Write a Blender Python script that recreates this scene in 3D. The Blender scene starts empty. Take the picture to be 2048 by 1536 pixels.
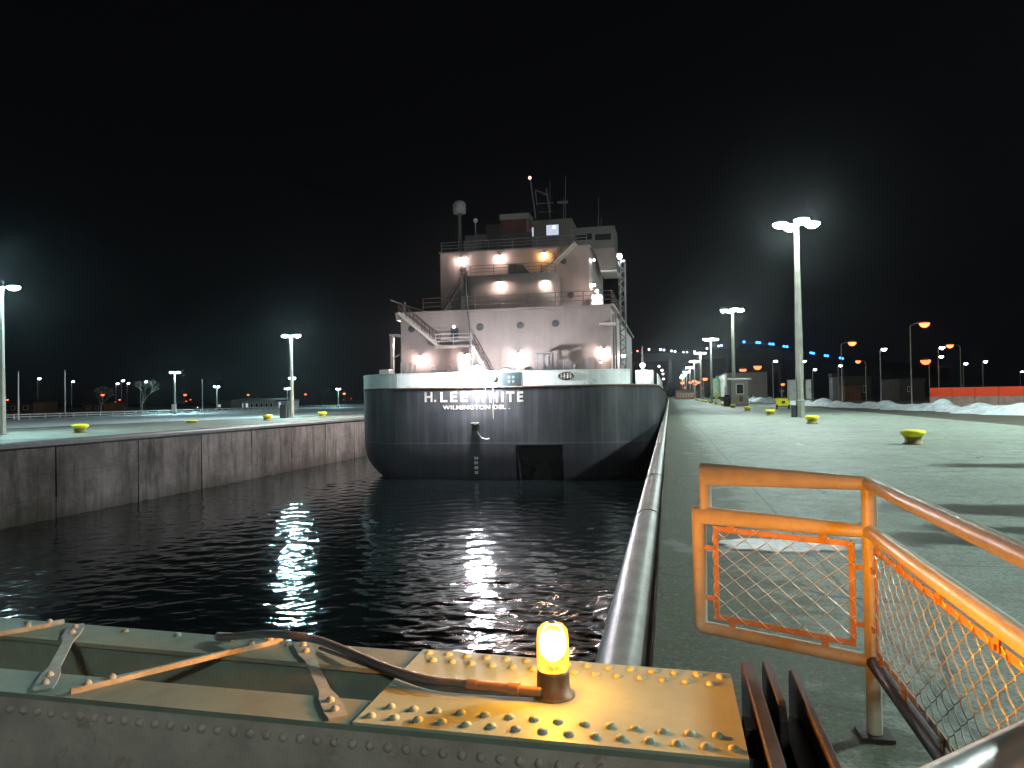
import bpy, bmesh, math, random
import numpy as np
from mathutils import Vector, Matrix
from math import radians, sin, cos, pi, tan, atan2, sqrt, hypot

random.seed(7)
rng = np.random.default_rng(11)
SC = bpy.context.scene
COL = SC.collection

# ------------------------------------------------------------------ camera, world, exposure
EYE = 2.0                      # metres above the quay
F, CX, CY = 1490.0, 1024.0, 768.0
YAW, PITCH, ROLL = radians(11.9027), radians(1.0357), radians(-0.9)
ROT = Matrix.Rotation(YAW, 3, 'Z') @ Matrix.Rotation(pi/2 + PITCH, 3, 'X') @ Matrix.Rotation(ROLL, 3, 'Z')
cam_data = bpy.data.cameras.new('camera')
cam_data.sensor_width = 36.0
cam_data.lens = 36.0 * F / 2048.0
cam_data.clip_start = 0.05
cam_data.clip_end = 6000.0
cam = bpy.data.objects.new('camera', cam_data)
COL.objects.link(cam)
cam.matrix_world = Matrix.Translation((0, 0, EYE)) @ ROT.to_4x4()
SC.camera = cam

world = bpy.data.worlds.new('World')
SC.world = world
world.use_nodes = True
wn = world.node_tree
wbg = wn.nodes['Background']
wsky = wn.nodes.new('ShaderNodeTexSky')
wsky.sky_type = 'NISHITA'
wsky.sun_disc = False
wsky.sun_elevation = radians(-8)
wsky.sun_rotation = radians(180)
wmix = wn.nodes.new('ShaderNodeMixRGB')
wmix.blend_type = 'ADD'
wmix.inputs[0].default_value = 1.0
wmix.inputs[2].default_value = (0.0016, 0.0017, 0.0021, 1)
wn.links.new(wsky.outputs[0], wmix.inputs[1])
wn.links.new(wmix.outputs[0], wbg.inputs[0])
wbg.inputs[1].default_value = 1.0
wsky_scale = wn.nodes.new('ShaderNodeMixRGB')
wsky_scale.blend_type = 'MULTIPLY'
wsky_scale.inputs[0].default_value = 1.0
wsky_scale.inputs[2].default_value = (0.02, 0.02, 0.02, 1)
wn.links.new(wsky.outputs[0], wsky_scale.inputs[1])
wn.links.new(wsky_scale.outputs[0], wmix.inputs[1])

SC.view_settings.view_transform = 'Standard'
SC.view_settings.look = 'None'
SC.view_settings.exposure = 0.0
SC.view_settings.gamma = 1.0
SC.cycles.use_denoising = True
SC.cycles.max_bounces = 6
SC.cycles.diffuse_bounces = 2
SC.cycles.glossy_bounces = 3
SC.cycles.transparent_max_bounces = 10
SC.cycles.caustics_reflective = False
SC.cycles.caustics_refractive = False
SC.cycles.sample_clamp_indirect = 4.0
SC.cycles.use_light_tree = True

# ------------------------------------------------------------------ measuring helpers (pixel of the photo -> place)
def ray(px, py):
    return ROT @ Vector(((px - CX)/F, -(py - CY)/F, -1.0))
def on_z(px, py, z=0.0):
    d = ray(px, py); t = (z - EYE)/d.z
    return Vector((d.x*t, d.y*t, z))
def on_y(px, py, Y):
    d = ray(px, py); t = Y/d.y
    return Vector((d.x*t, Y, EYE + d.z*t))
def on_x(px, py, X):
    d = ray(px, py); t = X/d.x
    return Vector((X, d.y*t, EYE + d.z*t))

# ------------------------------------------------------------------ mesh builder
class MB:
    def __init__(s):
        s.v = []; s.f = []; s.sm = []
    def add(s, vs, fs, smooth=False):
        b = len(s.v); s.v += [tuple(p) for p in vs]
        s.f += [tuple(b+i for i in f) for f in fs]; s.sm += [smooth]*len(fs)
        return s
    def box(s, c, d, rot=None):
        hx, hy, hz = d[0]/2, d[1]/2, d[2]/2
        vs = [Vector((x, y, z)) for x in (-hx, hx) for y in (-hy, hy) for z in (-hz, hz)]
        if rot is not None: vs = [rot @ p for p in vs]
        c = Vector(c)
        return s.add([p + c for p in vs], [(0,1,3,2),(4,6,7,5),(0,4,5,1),(2,3,7,6),(0,2,6,4),(1,5,7,3)])
    def bb(s, x0, x1, y0, y1, z0, z1):
        return s.box(((x0+x1)/2, (y0+y1)/2, (z0+z1)/2), (abs(x1-x0), abs(y1-y0), abs(z1-z0)))
    def beam(s, a, b, w, h, up=(0,0,1)):
        a, b = Vector(a), Vector(b); d = b - a; L = d.length
        if L < 1e-6: return s
        z = d.normalized(); u = Vector(up)
        if abs(z.dot(u)) > 0.98: u = Vector((0, 1, 0))
        x = u.cross(z).normalized(); y = z.cross(x)
        return s.box((a+b)/2, (w, h, L), Matrix((x, y, z)).transposed())
    def cyl(s, a, b, r0, r1=None, n=12, smooth=True, caps=True):
        r1 = r0 if r1 is None else r1
        a, b = Vector(a), Vector(b); z = (b-a).normalized()
        u = Vector((0,0,1)) if abs(z.z) < 0.9 else Vector((1,0,0))
        x = u.cross(z).normalized(); y = z.cross(x)
        vs = []
        for p, r in ((a, r0), (b, r1)):
            vs += [p + x*r*cos(2*pi*i/n) + y*r*sin(2*pi*i/n) for i in range(n)]
        s.add(vs, [(i, (i+1) % n, n+(i+1) % n, n+i) for i in range(n)], smooth)
        if caps:
            s.add(vs[:n], [tuple(range(n-1, -1, -1))]); s.add(vs[n:], [tuple(range(n))])
        return s
    def tube(s, pts, r, n=8, caps=True):
        pts = [Vector(p) for p in pts]; k = len(pts)
        rs = r if isinstance(r, (list, tuple)) else [r]*k
        t = [(pts[min(i+1, k-1)] - pts[max(i-1, 0)]).normalized() for i in range(k)]
        u = Vector((0,0,1)) if abs(t[0].z) < 0.9 else Vector((1,0,0))
        x = (u - t[0]*u.dot(t[0])).normalized()
        vs = []
        for i in range(k):
            x = (x - t[i]*x.dot(t[i])).normalized(); y = t[i].cross(x)
            sc = 1.0
            if 0 < i < k-1:
                c = (pts[i]-pts[i-1]).normalized().dot(t[i]); sc = 1/max(0.5, c)
            vs += [pts[i] + (x*cos(2*pi*j/n) + y*sin(2*pi*j/n))*rs[i]*(sc if k < 6 else 1) for j in range(n)]
        fs = [(i*n+j, i*n+(j+1) % n, (i+1)*n+(j+1) % n, (i+1)*n+j) for i in range(k-1) for j in range(n)]
        s.add(vs, fs, True)
        if caps:
            s.add(vs[:n], [tuple(range(n-1, -1, -1))]); s.add(vs[-n:], [tuple(range(n))])
        return s
    def lathe(s, prof, c=(0,0,0), n=20, smooth=True, axis='Z'):
        c = Vector(c); vs = []
        for r, z in prof:
            for i in range(n):
                a = 2*pi*i/n
                p = Vector((r*cos(a), r*sin(a), z)) if axis == 'Z' else (Vector((r*cos(a), z, r*sin(a))) if axis == 'Y' else Vector((z, r*cos(a), r*sin(a))))
                vs.append(c + p)
        k = len(prof)
        fs = []
        for i in range(k-1):
            for j in range(n):
                q = (i*n+j, i*n+(j+1) % n, (i+1)*n+(j+1) % n, (i+1)*n+j)
                fs.append(q if axis != 'Y' else q[::-1])
        s.add(vs, fs, smooth)
        if prof[0][0] > 1e-4: s.add(vs[:n], [tuple(range(n-1, -1, -1)) if axis != 'Y' else tuple(range(n))])
        if prof[-1][0] > 1e-4: s.add(vs[-n:], [tuple(range(n)) if axis != 'Y' else tuple(range(n-1, -1, -1))])
        return s
    def ball(s, c, r, n=10, m=6, z0=-1.0, z1=1.0, sq=1.0):
        a0, a1 = math.asin(z0), math.asin(z1)
        return s.lathe([(max(r*cos(a0+(a1-a0)*i/m), 1e-5), r*sq*sin(a0+(a1-a0)*i/m)) for i in range(m+1)], c, n)
    def prism(s, poly, z0, z1):
        n = len(poly)
        vs = [(p[0], p[1], z0) for p in poly] + [(p[0], p[1], z1) for p in poly]
        fs = [(i, (i+1) % n, n+(i+1) % n, n+i) for i in range(n)] + [tuple(range(n-1, -1, -1)), tuple(range(n, 2*n))]
        return s.add(vs, fs)
    def slab_y(s, poly, y0, y1):      # polygon given as (x, z), extruded along Y
        n = len(poly)
        vs = [(p[0], y0, p[1]) for p in poly] + [(p[0], y1, p[1]) for p in poly]
        fs = [(i, (i+1) % n, n+(i+1) % n, n+i) for i in range(n)] + [tuple(range(n-1, -1, -1)), tuple(range(n, 2*n))]
        return s.add(vs, fs)
    def slab_x(s, poly, x0, x1):      # polygon given as (y, z), extruded along X
        n = len(poly)
        vs = [(x0, p[0], p[1]) for p in poly] + [(x1, p[0], p[1]) for p in poly]
        fs = [(i, (i+1) % n, n+(i+1) % n, n+i) for i in range(n)] + [tuple(range(n-1, -1, -1)), tuple(range(n, 2*n))]
        return s.add(vs, fs)
    def build(s, name, mat, parent=None, bevel=0.0, loc=None):
        me = bpy.data.meshes.new(name)
        me.from_pydata(s.v, [], s.f)
        me.polygons.foreach_set('use_smooth', s.sm)
        bm = bmesh.new(); bm.from_mesh(me)
        bmesh.ops.recalc_face_normals(bm, faces=bm.faces)
        bm.to_mesh(me); bm.free()
        me.materials.append(mat)
        o = bpy.data.objects.new(name, me)
        COL.objects.link(o)
        if parent is not None: o.parent = parent
        if loc is not None: o.location = loc
        if bevel > 0:
            m = o.modifiers.new('bevel', 'BEVEL'); m.width = bevel; m.segments = 2; m.limit_method = 'ANGLE'
        return o

def tag(o, label=None, cat=None, group=None, kind=None):
    if label: o['label'] = label
    if cat: o['category'] = cat
    if group: o['group'] = group
    if kind: o['kind'] = kind
    return o
def empty(name, loc=(0,0,0), rz=0.0):
    o = bpy.data.objects.new(name, None); COL.objects.link(o)
    o.empty_display_size = 0.3
    o.location = loc; o.rotation_euler = (0, 0, rz)
    return o
def kids(o):
    return [c for c in bpy.data.objects if c.parent is o]
def copy_tree(o, parent=None):
    c = o.copy(); COL.objects.link(c)
    if parent is not None: c.parent = parent
    for ch in list(o.children): copy_tree(ch, c)
    return c
def text_obj(name, body, size, mat, parent, center, bold=0.02, space=1.0, depth=0.012, sx=1.0, width=None):
    cu = bpy.data.curves.new(name, 'FONT')
    cu.body = body; cu.size = size; cu.align_x = 'CENTER'; cu.align_y = 'CENTER'
    cu.extrude = depth; cu.offset = bold; cu.space_character = space
    tmp = bpy.data.objects.new(name, cu); COL.objects.link(tmp)
    bpy.context.view_layer.update()
    me = bpy.data.meshes.new_from_object(tmp.evaluated_get(bpy.context.evaluated_depsgraph_get()))
    bpy.data.objects.remove(tmp)
    if width:
        w = max(v.co.x for v in me.vertices) - min(v.co.x for v in me.vertices)
        sx = width / w
    me.transform(Matrix.Translation(center) @ Matrix.Rotation(pi/2, 4, 'X') @ Matrix.Diagonal((sx, 1, 1, 1)))
    me.materials.clear(); me.materials.append(mat)
    o = bpy.data.objects.new(name, me); COL.objects.link(o); o.parent = parent
    return o

# ------------------------------------------------------------------ materials
def newmat(name):
    m = bpy.data.materials.new(name); m.use_nodes = True
    nt = m.node_tree
    return m, nt, nt.nodes['Principled BSDF']
def nd(nt, typ, **kw):
    n = nt.nodes.new(typ)
    for k, v in kw.items(): setattr(n, k, v)
    return n
def lk(nt, a, b): nt.links.new(a, b)
def coords(nt, world_space, scale=(1,1,1)):
    mp = nd(nt, 'ShaderNodeMapping'); mp.inputs['Scale'].default_value = scale
    if world_space:
        g = nd(nt, 'ShaderNodeNewGeometry'); lk(nt, g.outputs['Position'], mp.inputs['Vector'])
    else:
        t = nd(nt, 'ShaderNodeTexCoord'); lk(nt, t.outputs['Object'], mp.inputs['Vector'])
    return mp.outputs[0]
def noise(nt, vec, scale, detail=4, rough=0.6, dist=0.0):
    n = nd(nt, 'ShaderNodeTexNoise')
    n.inputs['Scale'].default_value = scale; n.inputs['Detail'].default_value = detail
    n.inputs['Roughness'].default_value = rough; n.inputs['Distortion'].default_value = dist
    lk(nt, vec, n.inputs['Vector']); return n.outputs['Fac']
def ramp(nt, fac, stops):
    r = nd(nt, 'ShaderNodeValToRGB'); e = r.color_ramp.elements
    while len(e) < len(stops): e.new(0.5)
    for i, (p, c) in enumerate(stops):
        e[i].position = p
        e[i].color = (c, c, c, 1) if isinstance(c, (int, float)) else (*c[:3], 1)
    lk(nt, fac, r.inputs[0]); return r.outputs[0]
def mixc(nt, fac, a, b, mode='MIX'):
    m = nd(nt, 'ShaderNodeMixRGB', blend_type=mode)
    for i, v in ((0, fac), (1, a), (2, b)):
        if hasattr(v, 'links') or hasattr(v, 'is_linked'): lk(nt, v, m.inputs[i])
        elif isinstance(v, (int, float)): m.inputs[i].default_value = v if i == 0 else (v, v, v, 1)
        else: m.inputs[i].default_value = (*v[:3], 1)
    return m.outputs[0]
def math_(nt, op, a, b=None, clamp=False):
    m = nd(nt, 'ShaderNodeMath', operation=op, use_clamp=clamp)
    for i, v in ((0, a), (1, b)):
        if v is None: continue
        if isinstance(v, (int, float)): m.inputs[i].default_value = v
        else: lk(nt, v, m.inputs[i])
    return m.outputs[0]
def bump(nt, bsdf, h, strength, dist=0.01):
    b = nd(nt, 'ShaderNodeBump'); b.inputs['Strength'].default_value = strength; b.inputs['Distance'].default_value = dist
    lk(nt, h, b.inputs['Height']); lk(nt, b.outputs[0], bsdf.inputs['Normal'])

def paint(name, col, rough=0.5, metal=0.0, var=0.25, scale=3.0, streak=0.0, rust=0.0, rustcol=(0.12,0.045,0.02), ws=True, bmp=0.15, grain=40.0, spec=0.5):
    m, nt, p = newmat(name)
    v = coords(nt, ws)
    n1 = noise(nt, v, scale, 5, 0.65)
    c = mixc(nt, ramp(nt, n1, [(0.3, 0.0), (0.7, 1.0)]), tuple(x*(1-var) for x in col), tuple(min(1, x*(1+var*0.6)) for x in col))
    if streak > 0:
        vs = coords(nt, ws, (2.2, 2.2, 0.12))
        n2 = noise(nt, vs, 1.6, 5, 0.7)
        c = mixc(nt, math_(nt, 'MULTIPLY', ramp(nt, n2, [(0.42, 0.0), (0.68, 1.0)]), streak), c, tuple(x*0.35 for x in col))
    if rust > 0:
        n3 = noise(nt, v, scale*2.3, 8, 0.75)
        c = mixc(nt, math_(nt, 'MULTIPLY', ramp(nt, n3, [(0.56, 0.0), (0.66, 1.0)]), rust), c, rustcol)
    lk(nt, c, p.inputs['Base Color'])
    n4 = noise(nt, v, grain, 3, 0.6)
    lk(nt, math_(nt, 'ADD', math_(nt, 'MULTIPLY', n4, 0.25), rough-0.12), p.inputs['Roughness'])
    p.inputs['Metallic'].default_value = metal
    p.inputs['Specular IOR Level'].default_value = spec
    if bmp > 0: bump(nt, p, n4, bmp, 0.01)
    return m
def glow(name, col, strength):
    m = bpy.data.materials.new(name); m.use_nodes = True
    nt = m.node_tree; nt.nodes.remove(nt.nodes['Principled BSDF'])
    e = nd(nt, 'ShaderNodeEmission'); e.inputs[0].default_value = (*col, 1); e.inputs[1].default_value = strength
    lk(nt, e.outputs[0], nt.nodes['Material Output'].inputs[0])
    return m

# --- quay concrete: slabs, stains, wet patches with their own shape
def quay_material():
    m, nt, p = newmat('quay_concrete')
    g = nd(nt, 'ShaderNodeNewGeometry'); pos = g.outputs['Position']
    sep = nd(nt, 'ShaderNodeSeparateXYZ'); lk(nt, pos, sep.inputs[0])
    big = noise(nt, pos, 0.16, 5, 0.6, 0.4)
    mid = noise(nt, pos, 1.3, 6, 0.7)
    fin = noise(nt, pos, 26.0, 4, 0.7)
    ag = noise(nt, pos, 90.0, 2, 0.6)
    c = mixc(nt, ramp(nt, big, [(0.32, 0.0), (0.7, 1.0)]), (0.225, 0.285, 0.235), (0.36, 0.43, 0.37))
    c = mixc(nt, math_(nt, 'MULTIPLY', ramp(nt, mid, [(0.44, 0.0), (0.66, 1.0)]), 0.55), c, (0.17, 0.18, 0.13))
    lrg = noise(nt, pos, 0.55, 7, 0.72, 1.2)
    c = mixc(nt, math_(nt, 'MULTIPLY', ramp(nt, lrg, [(0.30, 1.0), (0.44, 0.0)]), 0.5), c, (0.15, 0.16, 0.13))
    c = mixc(nt, math_(nt, 'MULTIPLY', ramp(nt, lrg, [(0.60, 0.0), (0.72, 1.0)]), 0.4), c, (0.50, 0.51, 0.48))
    vo = nd(nt, 'ShaderNodeTexVoronoi', feature='DISTANCE_TO_EDGE'); vo.inputs['Scale'].default_value = 0.33
    cw = nd(nt, 'ShaderNodeTexNoise'); cw.inputs['Scale'].default_value = 1.1; cw.inputs['Detail'].default_value = 6
    lk(nt, pos, cw.inputs['Vector'])
    ca = nd(nt, 'ShaderNodeMixRGB', blend_type='ADD'); ca.inputs[0].default_value = 0.9; lk(nt, pos, ca.inputs[1]); lk(nt, cw.outputs['Color'], ca.inputs[2]); lk(nt, ca.outputs[0], vo.inputs['Vector'])
    crack = math_(nt, 'MULTIPLY', math_(nt, 'LESS_THAN', vo.outputs['Distance'], 0.011), ramp(nt, big, [(0.45, 0.0), (0.55, 1.0)]))
    c = mixc(nt, math_(nt, 'MULTIPLY', crack, 0.8), c, (0.03, 0.03, 0.025))
    c = mixc(nt, math_(nt, 'MULTIPLY', ramp(nt, fin, [(0.40, 1.0), (0.52, 0.0)]), 0.7), c, (0.09, 0.09, 0.07))
    c = mixc(nt, math_(nt, 'MULTIPLY', ramp(nt, ag, [(0.55, 0.0), (0.7, 1.0)]), 0.25), c, (0.5, 0.48, 0.42))
    # green-brown damp band along the coping
    wob = math_(nt, 'ADD', sep.outputs[0], math_(nt, 'MULTIPLY', math_(nt, 'SUBTRACT', mid, 0.5), 4.5))
    band = ramp(nt, math_(nt, 'MULTIPLY', wob, 0.25), [(0.0, 1.0), (0.24, 0.85), (0.34, 0.25), (0.46, 0.0)])
    c = mixc(nt, math_(nt, 'MULTIPLY', band, 0.88), c, (0.046, 0.058, 0.026))
    # slab joints
    def joint(axis, step, off):
        a = math_(nt, 'ABSOLUTE', math_(nt, 'SUBTRACT', math_(nt, 'FRACT', math_(nt, 'DIVIDE', math_(nt, 'ADD', sep.outputs[axis], off), step)), 0.5))
        return math_(nt, 'LESS_THAN', math_(nt, 'MULTIPLY', a, step), 0.018)
    j = math_(nt, 'MAXIMUM', joint(0, 5.2, 0.9), joint(1, 7.6, 2.0))
    c = mixc(nt, math_(nt, 'MULTIPLY', j, 0.6), c, (0.05, 0.055, 0.045))
    g6 = noise(nt, pos, 5.5, 8, 0.78)
    c = mixc(nt, math_(nt, 'MULTIPLY', ramp(nt, g6, [(0.36, 1.0), (0.52, 0.0)]), 0.62), c, (0.085, 0.09, 0.06))
    g7 = noise(nt, pos, 17.0, 5, 0.8)
    c = mixc(nt, math_(nt, 'MULTIPLY', ramp(nt, g7, [(0.53, 0.0), (0.66, 1.0)]), 0.3), c, (0.40, 0.42, 0.36))
    # wet stains (warped ellipses at fixed places on the ground)
    warp = nd(nt, 'ShaderNodeTexNoise'); warp.inputs['Scale'].default_value = 0.9; warp.inputs['Detail'].default_value = 5
    lk(nt, pos, warp.inputs['Vector'])
    wv = nd(nt, 'ShaderNodeVectorMath', operation='SCALE'); wv.inputs['Scale'].default_value = 1.5
    sb = nd(nt, 'ShaderNodeVectorMath', operation='SUBTRACT'); sb.inputs[1].default_value = (0.5, 0.5, 0.5)
    lk(nt, warp.outputs['Color'], sb.inputs[0]); lk(nt, sb.outputs[0], wv.inputs[0])
    ad = nd(nt, 'ShaderNodeVectorMath', operation='ADD'); lk(nt, pos, ad.inputs[0]); lk(nt, wv.outputs[0], ad.inputs[1])
    wet = None
    for (px, py, rx, ry) in WET:
        s1 = nd(nt, 'ShaderNodeVectorMath', operation='SUBTRACT'); c0 = on_z(px, py, 0); s1.inputs[1].default_value = c0
        lk(nt, ad.outputs[0], s1.inputs[0])
        s2 = nd(nt, 'ShaderNodeVectorMath', operation='MULTIPLY'); s2.inputs[1].default_value = (1/rx, 1/ry, 0); lk(nt, s1.outputs[0], s2.inputs[0])
        ln = nd(nt, 'ShaderNodeVectorMath', operation='LENGTH'); lk(nt, s2.outputs[0], ln.inputs[0])
        w = ramp(nt, ln.outputs['Value'], [(0.5, 1.0), (0.8, 0.7), (1.0, 0.0)])
        wet = w if wet is None else math_(nt, 'MAXIMUM', wet, w)
    c = mixc(nt, math_(nt, 'MULTIPLY', wet, 0.82), c, (0.045, 0.05, 0.035))
    lk(nt, c, p.inputs['Base Color'])
    lk(nt, math_(nt, 'SUBTRACT', 0.5, math_(nt, 'MULTIPLY', band, 0.38)), p.inputs['Specular IOR Level'])
    r = math_(nt, 'SUBTRACT', math_(nt, 'ADD', 0.42, math_(nt, 'MULTIPLY', mid, 0.35)), math_(nt, 'MULTIPLY', wet, 0.25))
    lk(nt, r, p.inputs['Roughness'])
    h = math_(nt, 'ADD', fin, math_(nt, 'MULTIPLY', ag, 0.5))
    bump(nt, p, h, 0.35, 0.012)
    return m
WET = [(2010, 932, 2.3, 0.75), (1975, 1020, 2.2, 0.75), (1875, 1078, 1.35, 0.55), (2000, 1060, 1.2, 0.5), (1372, 1084, 0.22, 0.32),
       (1420, 1100, 0.6, 0.3), (1300, 905, 0.4, 0.4), (1380, 907, 0.4, 0.25)]
M = {}
M['quay'] = quay_material()
M['apron'] = paint('far_apron', (0.20, 0.21, 0.17), 0.75, var=0.5, scale=0.35, grain=12)
M['asphalt'] = paint('asphalt', (0.075, 0.07, 0.05), 0.8, var=0.5, scale=0.5, grain=15, bmp=0.4)
M['snow'] = paint('old_snow', (0.62, 0.68, 0.70), 0.75, var=0.3, scale=1.6, grain=7, bmp=1.0, rust=0.55, rustcol=(0.26, 0.25, 0.22))
M['ice'] = paint('wet_ice', (0.42, 0.44, 0.45), 0.35, var=0.4, scale=3.0, grain=60, bmp=0.6)
M['steel_cope'] = paint('coping_steel', (0.27, 0.26, 0.225), 0.44, metal=0.15, var=0.35, scale=1.7, rust=0.7, rustcol=(0.14, 0.12, 0.085), streak=0.3, grain=25, bmp=0.12)
M['dark_cope'] = paint('dark_coping', (0.05, 0.055, 0.055), 0.5, var=0.3)
M['hull'] = None
M['white_hull'] = paint('bulwark_white', (0.84, 0.87, 0.85), 0.45, var=0.16, scale=0.8, streak=0.22, rust=0.45, rustcol=(0.25, 0.18, 0.12), grain=14, bmp=0.05)
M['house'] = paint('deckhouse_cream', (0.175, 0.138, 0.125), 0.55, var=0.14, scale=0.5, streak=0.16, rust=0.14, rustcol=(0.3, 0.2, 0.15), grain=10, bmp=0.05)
M['house_dim'] = paint('bridge_cream_shaded', (0.10, 0.088, 0.082), 0.6, var=0.15, scale=0.5, streak=0.2, grain=10, bmp=0.05)  # darker copy of the deckhouse cream; the bridge's dim light is in the colour
M['ship_dark'] = paint('ship_dark_metal', (0.035, 0.035, 0.038), 0.5, var=0.3)
M['ship_grey'] = paint('ship_grey_metal', (0.14, 0.135, 0.135), 0.5, var=0.25, scale=2)
M['rail_red'] = paint('rail_brown', (0.055, 0.03, 0.025), 0.55, var=0.3)
M['stair_grey'] = paint('stair_paint', (0.32, 0.28, 0.24), 0.55, var=0.2)
M['funnel'] = paint('funnel_red', (0.05, 0.009, 0.009), 0.5, var=0.2)
M['rust'] = paint('rust_strake', (0.10, 0.06, 0.035), 0.7, var=0.6, scale=2.5, rust=0.6)
M['letter'] = paint('letter_paint', (0.5, 0.46, 0.40), 0.6, var=0.35, scale=2.0, rust=0.7, rustcol=(0.3, 0.22, 0.17))
M['emblem_bg'] = paint('emblem_blue', (0.004, 0.016, 0.02), 0.5, var=0.2)
M['emblem_fg'] = paint('emblem_grey', (0.10, 0.13, 0.125), 0.6, var=0.3, scale=4)
M['dark_glass'] = paint('dark_glass', (0.02, 0.02, 0.022), 0.16, var=0.1, bmp=0)
M['barrier_base'] = paint('barrier_base', (0.42, 0.30, 0.25), 0.8, var=0.3, scale=2)
M['radome'] = paint('radome_white_shaded', (0.22, 0.215, 0.21), 0.5, var=0.12)  # white toned down, the dark of the bridge top put into the colour
M['white_paint'] = paint('white_paint', (0.72, 0.72, 0.70), 0.5, var=0.12)
M['concrete_pole'] = paint('pole_concrete', (0.30, 0.30, 0.25), 0.7, var=0.25, scale=1.2, streak=0.3, grain=20)
M['galv'] = paint('galvanised', (0.42, 0.43, 0.42), 0.42, metal=0.6, var=0.2, scale=2.5)
M['lamp_shell'] = paint('lamp_housing', (0.25, 0.25, 0.25), 0.45, metal=0.3, ws=False)
M['yellow'] = paint('bollard_yellow', (0.86, 0.80, 0.015), 0.45, var=0.15, scale=4, ws=False, rust=0.15, rustcol=(0.2, 0.13, 0.03))
M['yellow_shaded'] = paint('bollard_base_shaded', (0.22, 0.17, 0.06), 0.7, var=0.4, scale=6, ws=False, rust=0.6, rustcol=(0.07, 0.05, 0.035))  # rusty yellow, darkened for the shade under the cap
M['black'] = paint('black_rubber', (0.018, 0.018, 0.018), 0.6, var=0.2)
M['box_grey'] = paint('cabinet_grey', (0.20, 0.20, 0.19), 0.5, var=0.15)
M['booth'] = paint('booth_panel', (0.30, 0.28, 0.25), 0.65, var=0.2, scale=1.5)
M['pink_wall'] = paint('shed_panel', (0.42, 0.33, 0.30), 0.7, var=0.12, scale=0.6)
M['green_wall'] = paint('tank_green', (0.28, 0.50, 0.36), 0.6, var=0.15)
M['dim_wall'] = paint('dim_wall', (0.06, 0.042, 0.034), 0.8, var=0.3, scale=0.4)
M['brick'] = paint('brick_wall', (0.16, 0.07, 0.03), 0.8, var=0.3, scale=0.6)
M['roof'] = paint('dark_roof', (0.04, 0.035, 0.035), 0.8, var=0.3)
M['bark'] = paint('bark', (0.07, 0.062, 0.05), 0.85, var=0.3, scale=3)
M['water_bed'] = paint('lock_floor', (0.02, 0.02, 0.02), 0.9)
M['boom'] = paint('boom_paint', (0.22, 0.255, 0.20), 0.55, var=0.2, scale=5, rust=0.3, rustcol=(0.17, 0.12, 0.08), grain=140, bmp=0.12)
M['boom_face_lightened'] = paint('boom_face_lightened', (0.50, 0.42, 0.36), 0.6, var=0.3, scale=4, rust=0.45, rustcol=(0.16, 0.10, 0.06), grain=120, bmp=0.12)  # lighter copy of the boom paint, light on the faces put into it
M['plate'] = paint('plate_paint', (0.36, 0.43, 0.33), 0.5, var=0.12, scale=6, rust=0.22, rustcol=(0.28, 0.2, 0.12), grain=160, bmp=0.12)
M['lace'] = paint('lacing_bar', (0.33, 0.37, 0.34), 0.6, var=0.3, scale=9, rust=0.5, rustcol=(0.16, 0.08, 0.05), grain=120)
M['conduit'] = paint('conduit_grey', (0.16, 0.16, 0.17), 0.4, metal=0.3, var=0.3, scale=6)
M['coupling'] = paint('conduit_brass', (0.42, 0.24, 0.15), 0.4, metal=0.4, var=0.2)
M['hinge'] = paint('hinge_steel', (0.045, 0.035, 0.03), 0.55, metal=0.3, var=0.5, scale=7, rust=0.5, rustcol=(0.11, 0.045, 0.02), grain=90)
M['rail'] = paint('railing_paint', (0.56, 0.52, 0.40), 0.4, var=0.14, scale=8, rust=0.3, rustcol=(0.22, 0.13, 0.07), grain=100, bmp=0.08)
M['panel_frame'] = paint('panel_frame', (0.55, 0.30, 0.17), 0.55, var=0.2, scale=9, rust=0.3)
M['wire'] = paint('chain_wire', (0.72, 0.70, 0.64), 0.34, metal=0.7, var=0.2, scale=12, rust=0.12, bmp=0)
M['beacon_base'] = paint('beacon_base', (0.20, 0.13, 0.07), 0.5, metal=0.4, var=0.3, ws=False)
M['line'] = paint('worn_line_paint', (0.42, 0.44, 0.38), 0.8, var=0.5, scale=2)

COOL = (0.82, 1.0, 0.96); COOLB = (0.82, 0.92, 1.0); WARM = (1.0, 0.78, 0.71); SOD = (1.0, 0.27, 0.045)
M['lamp_cool'] = glow('lamp_cool', COOL, 420.0)
M['lamp_left'] = glow('lamp_cool_blue', (0.55, 0.95, 1.0), 1400.0)
M['lamp_mast'] = glow('lamp_mast', COOL, 3400.0)
M['port_flood'] = glow('port_flood', (1.0, 0.93, 0.91), 15000.0)
M['lamp_small'] = glow('lamp_small_white', COOLB, 25.0)
M['lamp_sod'] = glow('lamp_sodium', (1.0, 0.18, 0.05), 5.5)
M['lamp_sod_far'] = glow('lamp_sodium_far', (1.0, 0.16, 0.05), 3.8)
M['ship_lamp'] = glow('ship_lamp', WARM, 620.0)
M['ship_lamp_o'] = glow('ship_lamp_orange', (1.0, 0.55, 0.22), 420.0)
M['ship_lamp_w'] = glow('ship_lamp_white', (0.88, 0.93, 1.0), 300.0)
M['flood'] = glow('stern_flood', (0.92, 0.93, 1.0), 2200.0)
M['lit_port'] = glow('lit_porthole', (1.0, 0.95, 0.9), 3.0)
M['lit_win'] = glow('lit_window', (0.72, 0.82, 1.0), 0.8)
M['red_lamp'] = glow('red_lamp', (1.0, 0.25, 0.2), 9.0)
M['br_white'] = glow('bridge_white', (0.75, 0.75, 1.0), 5.0)
M['br_blue'] = glow('bridge_blue', (0.03, 0.22, 1.0), 7.0)
M['bulb'] = glow('beacon_bulb', (1.0, 0.62, 0.14), 60.0)

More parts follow.
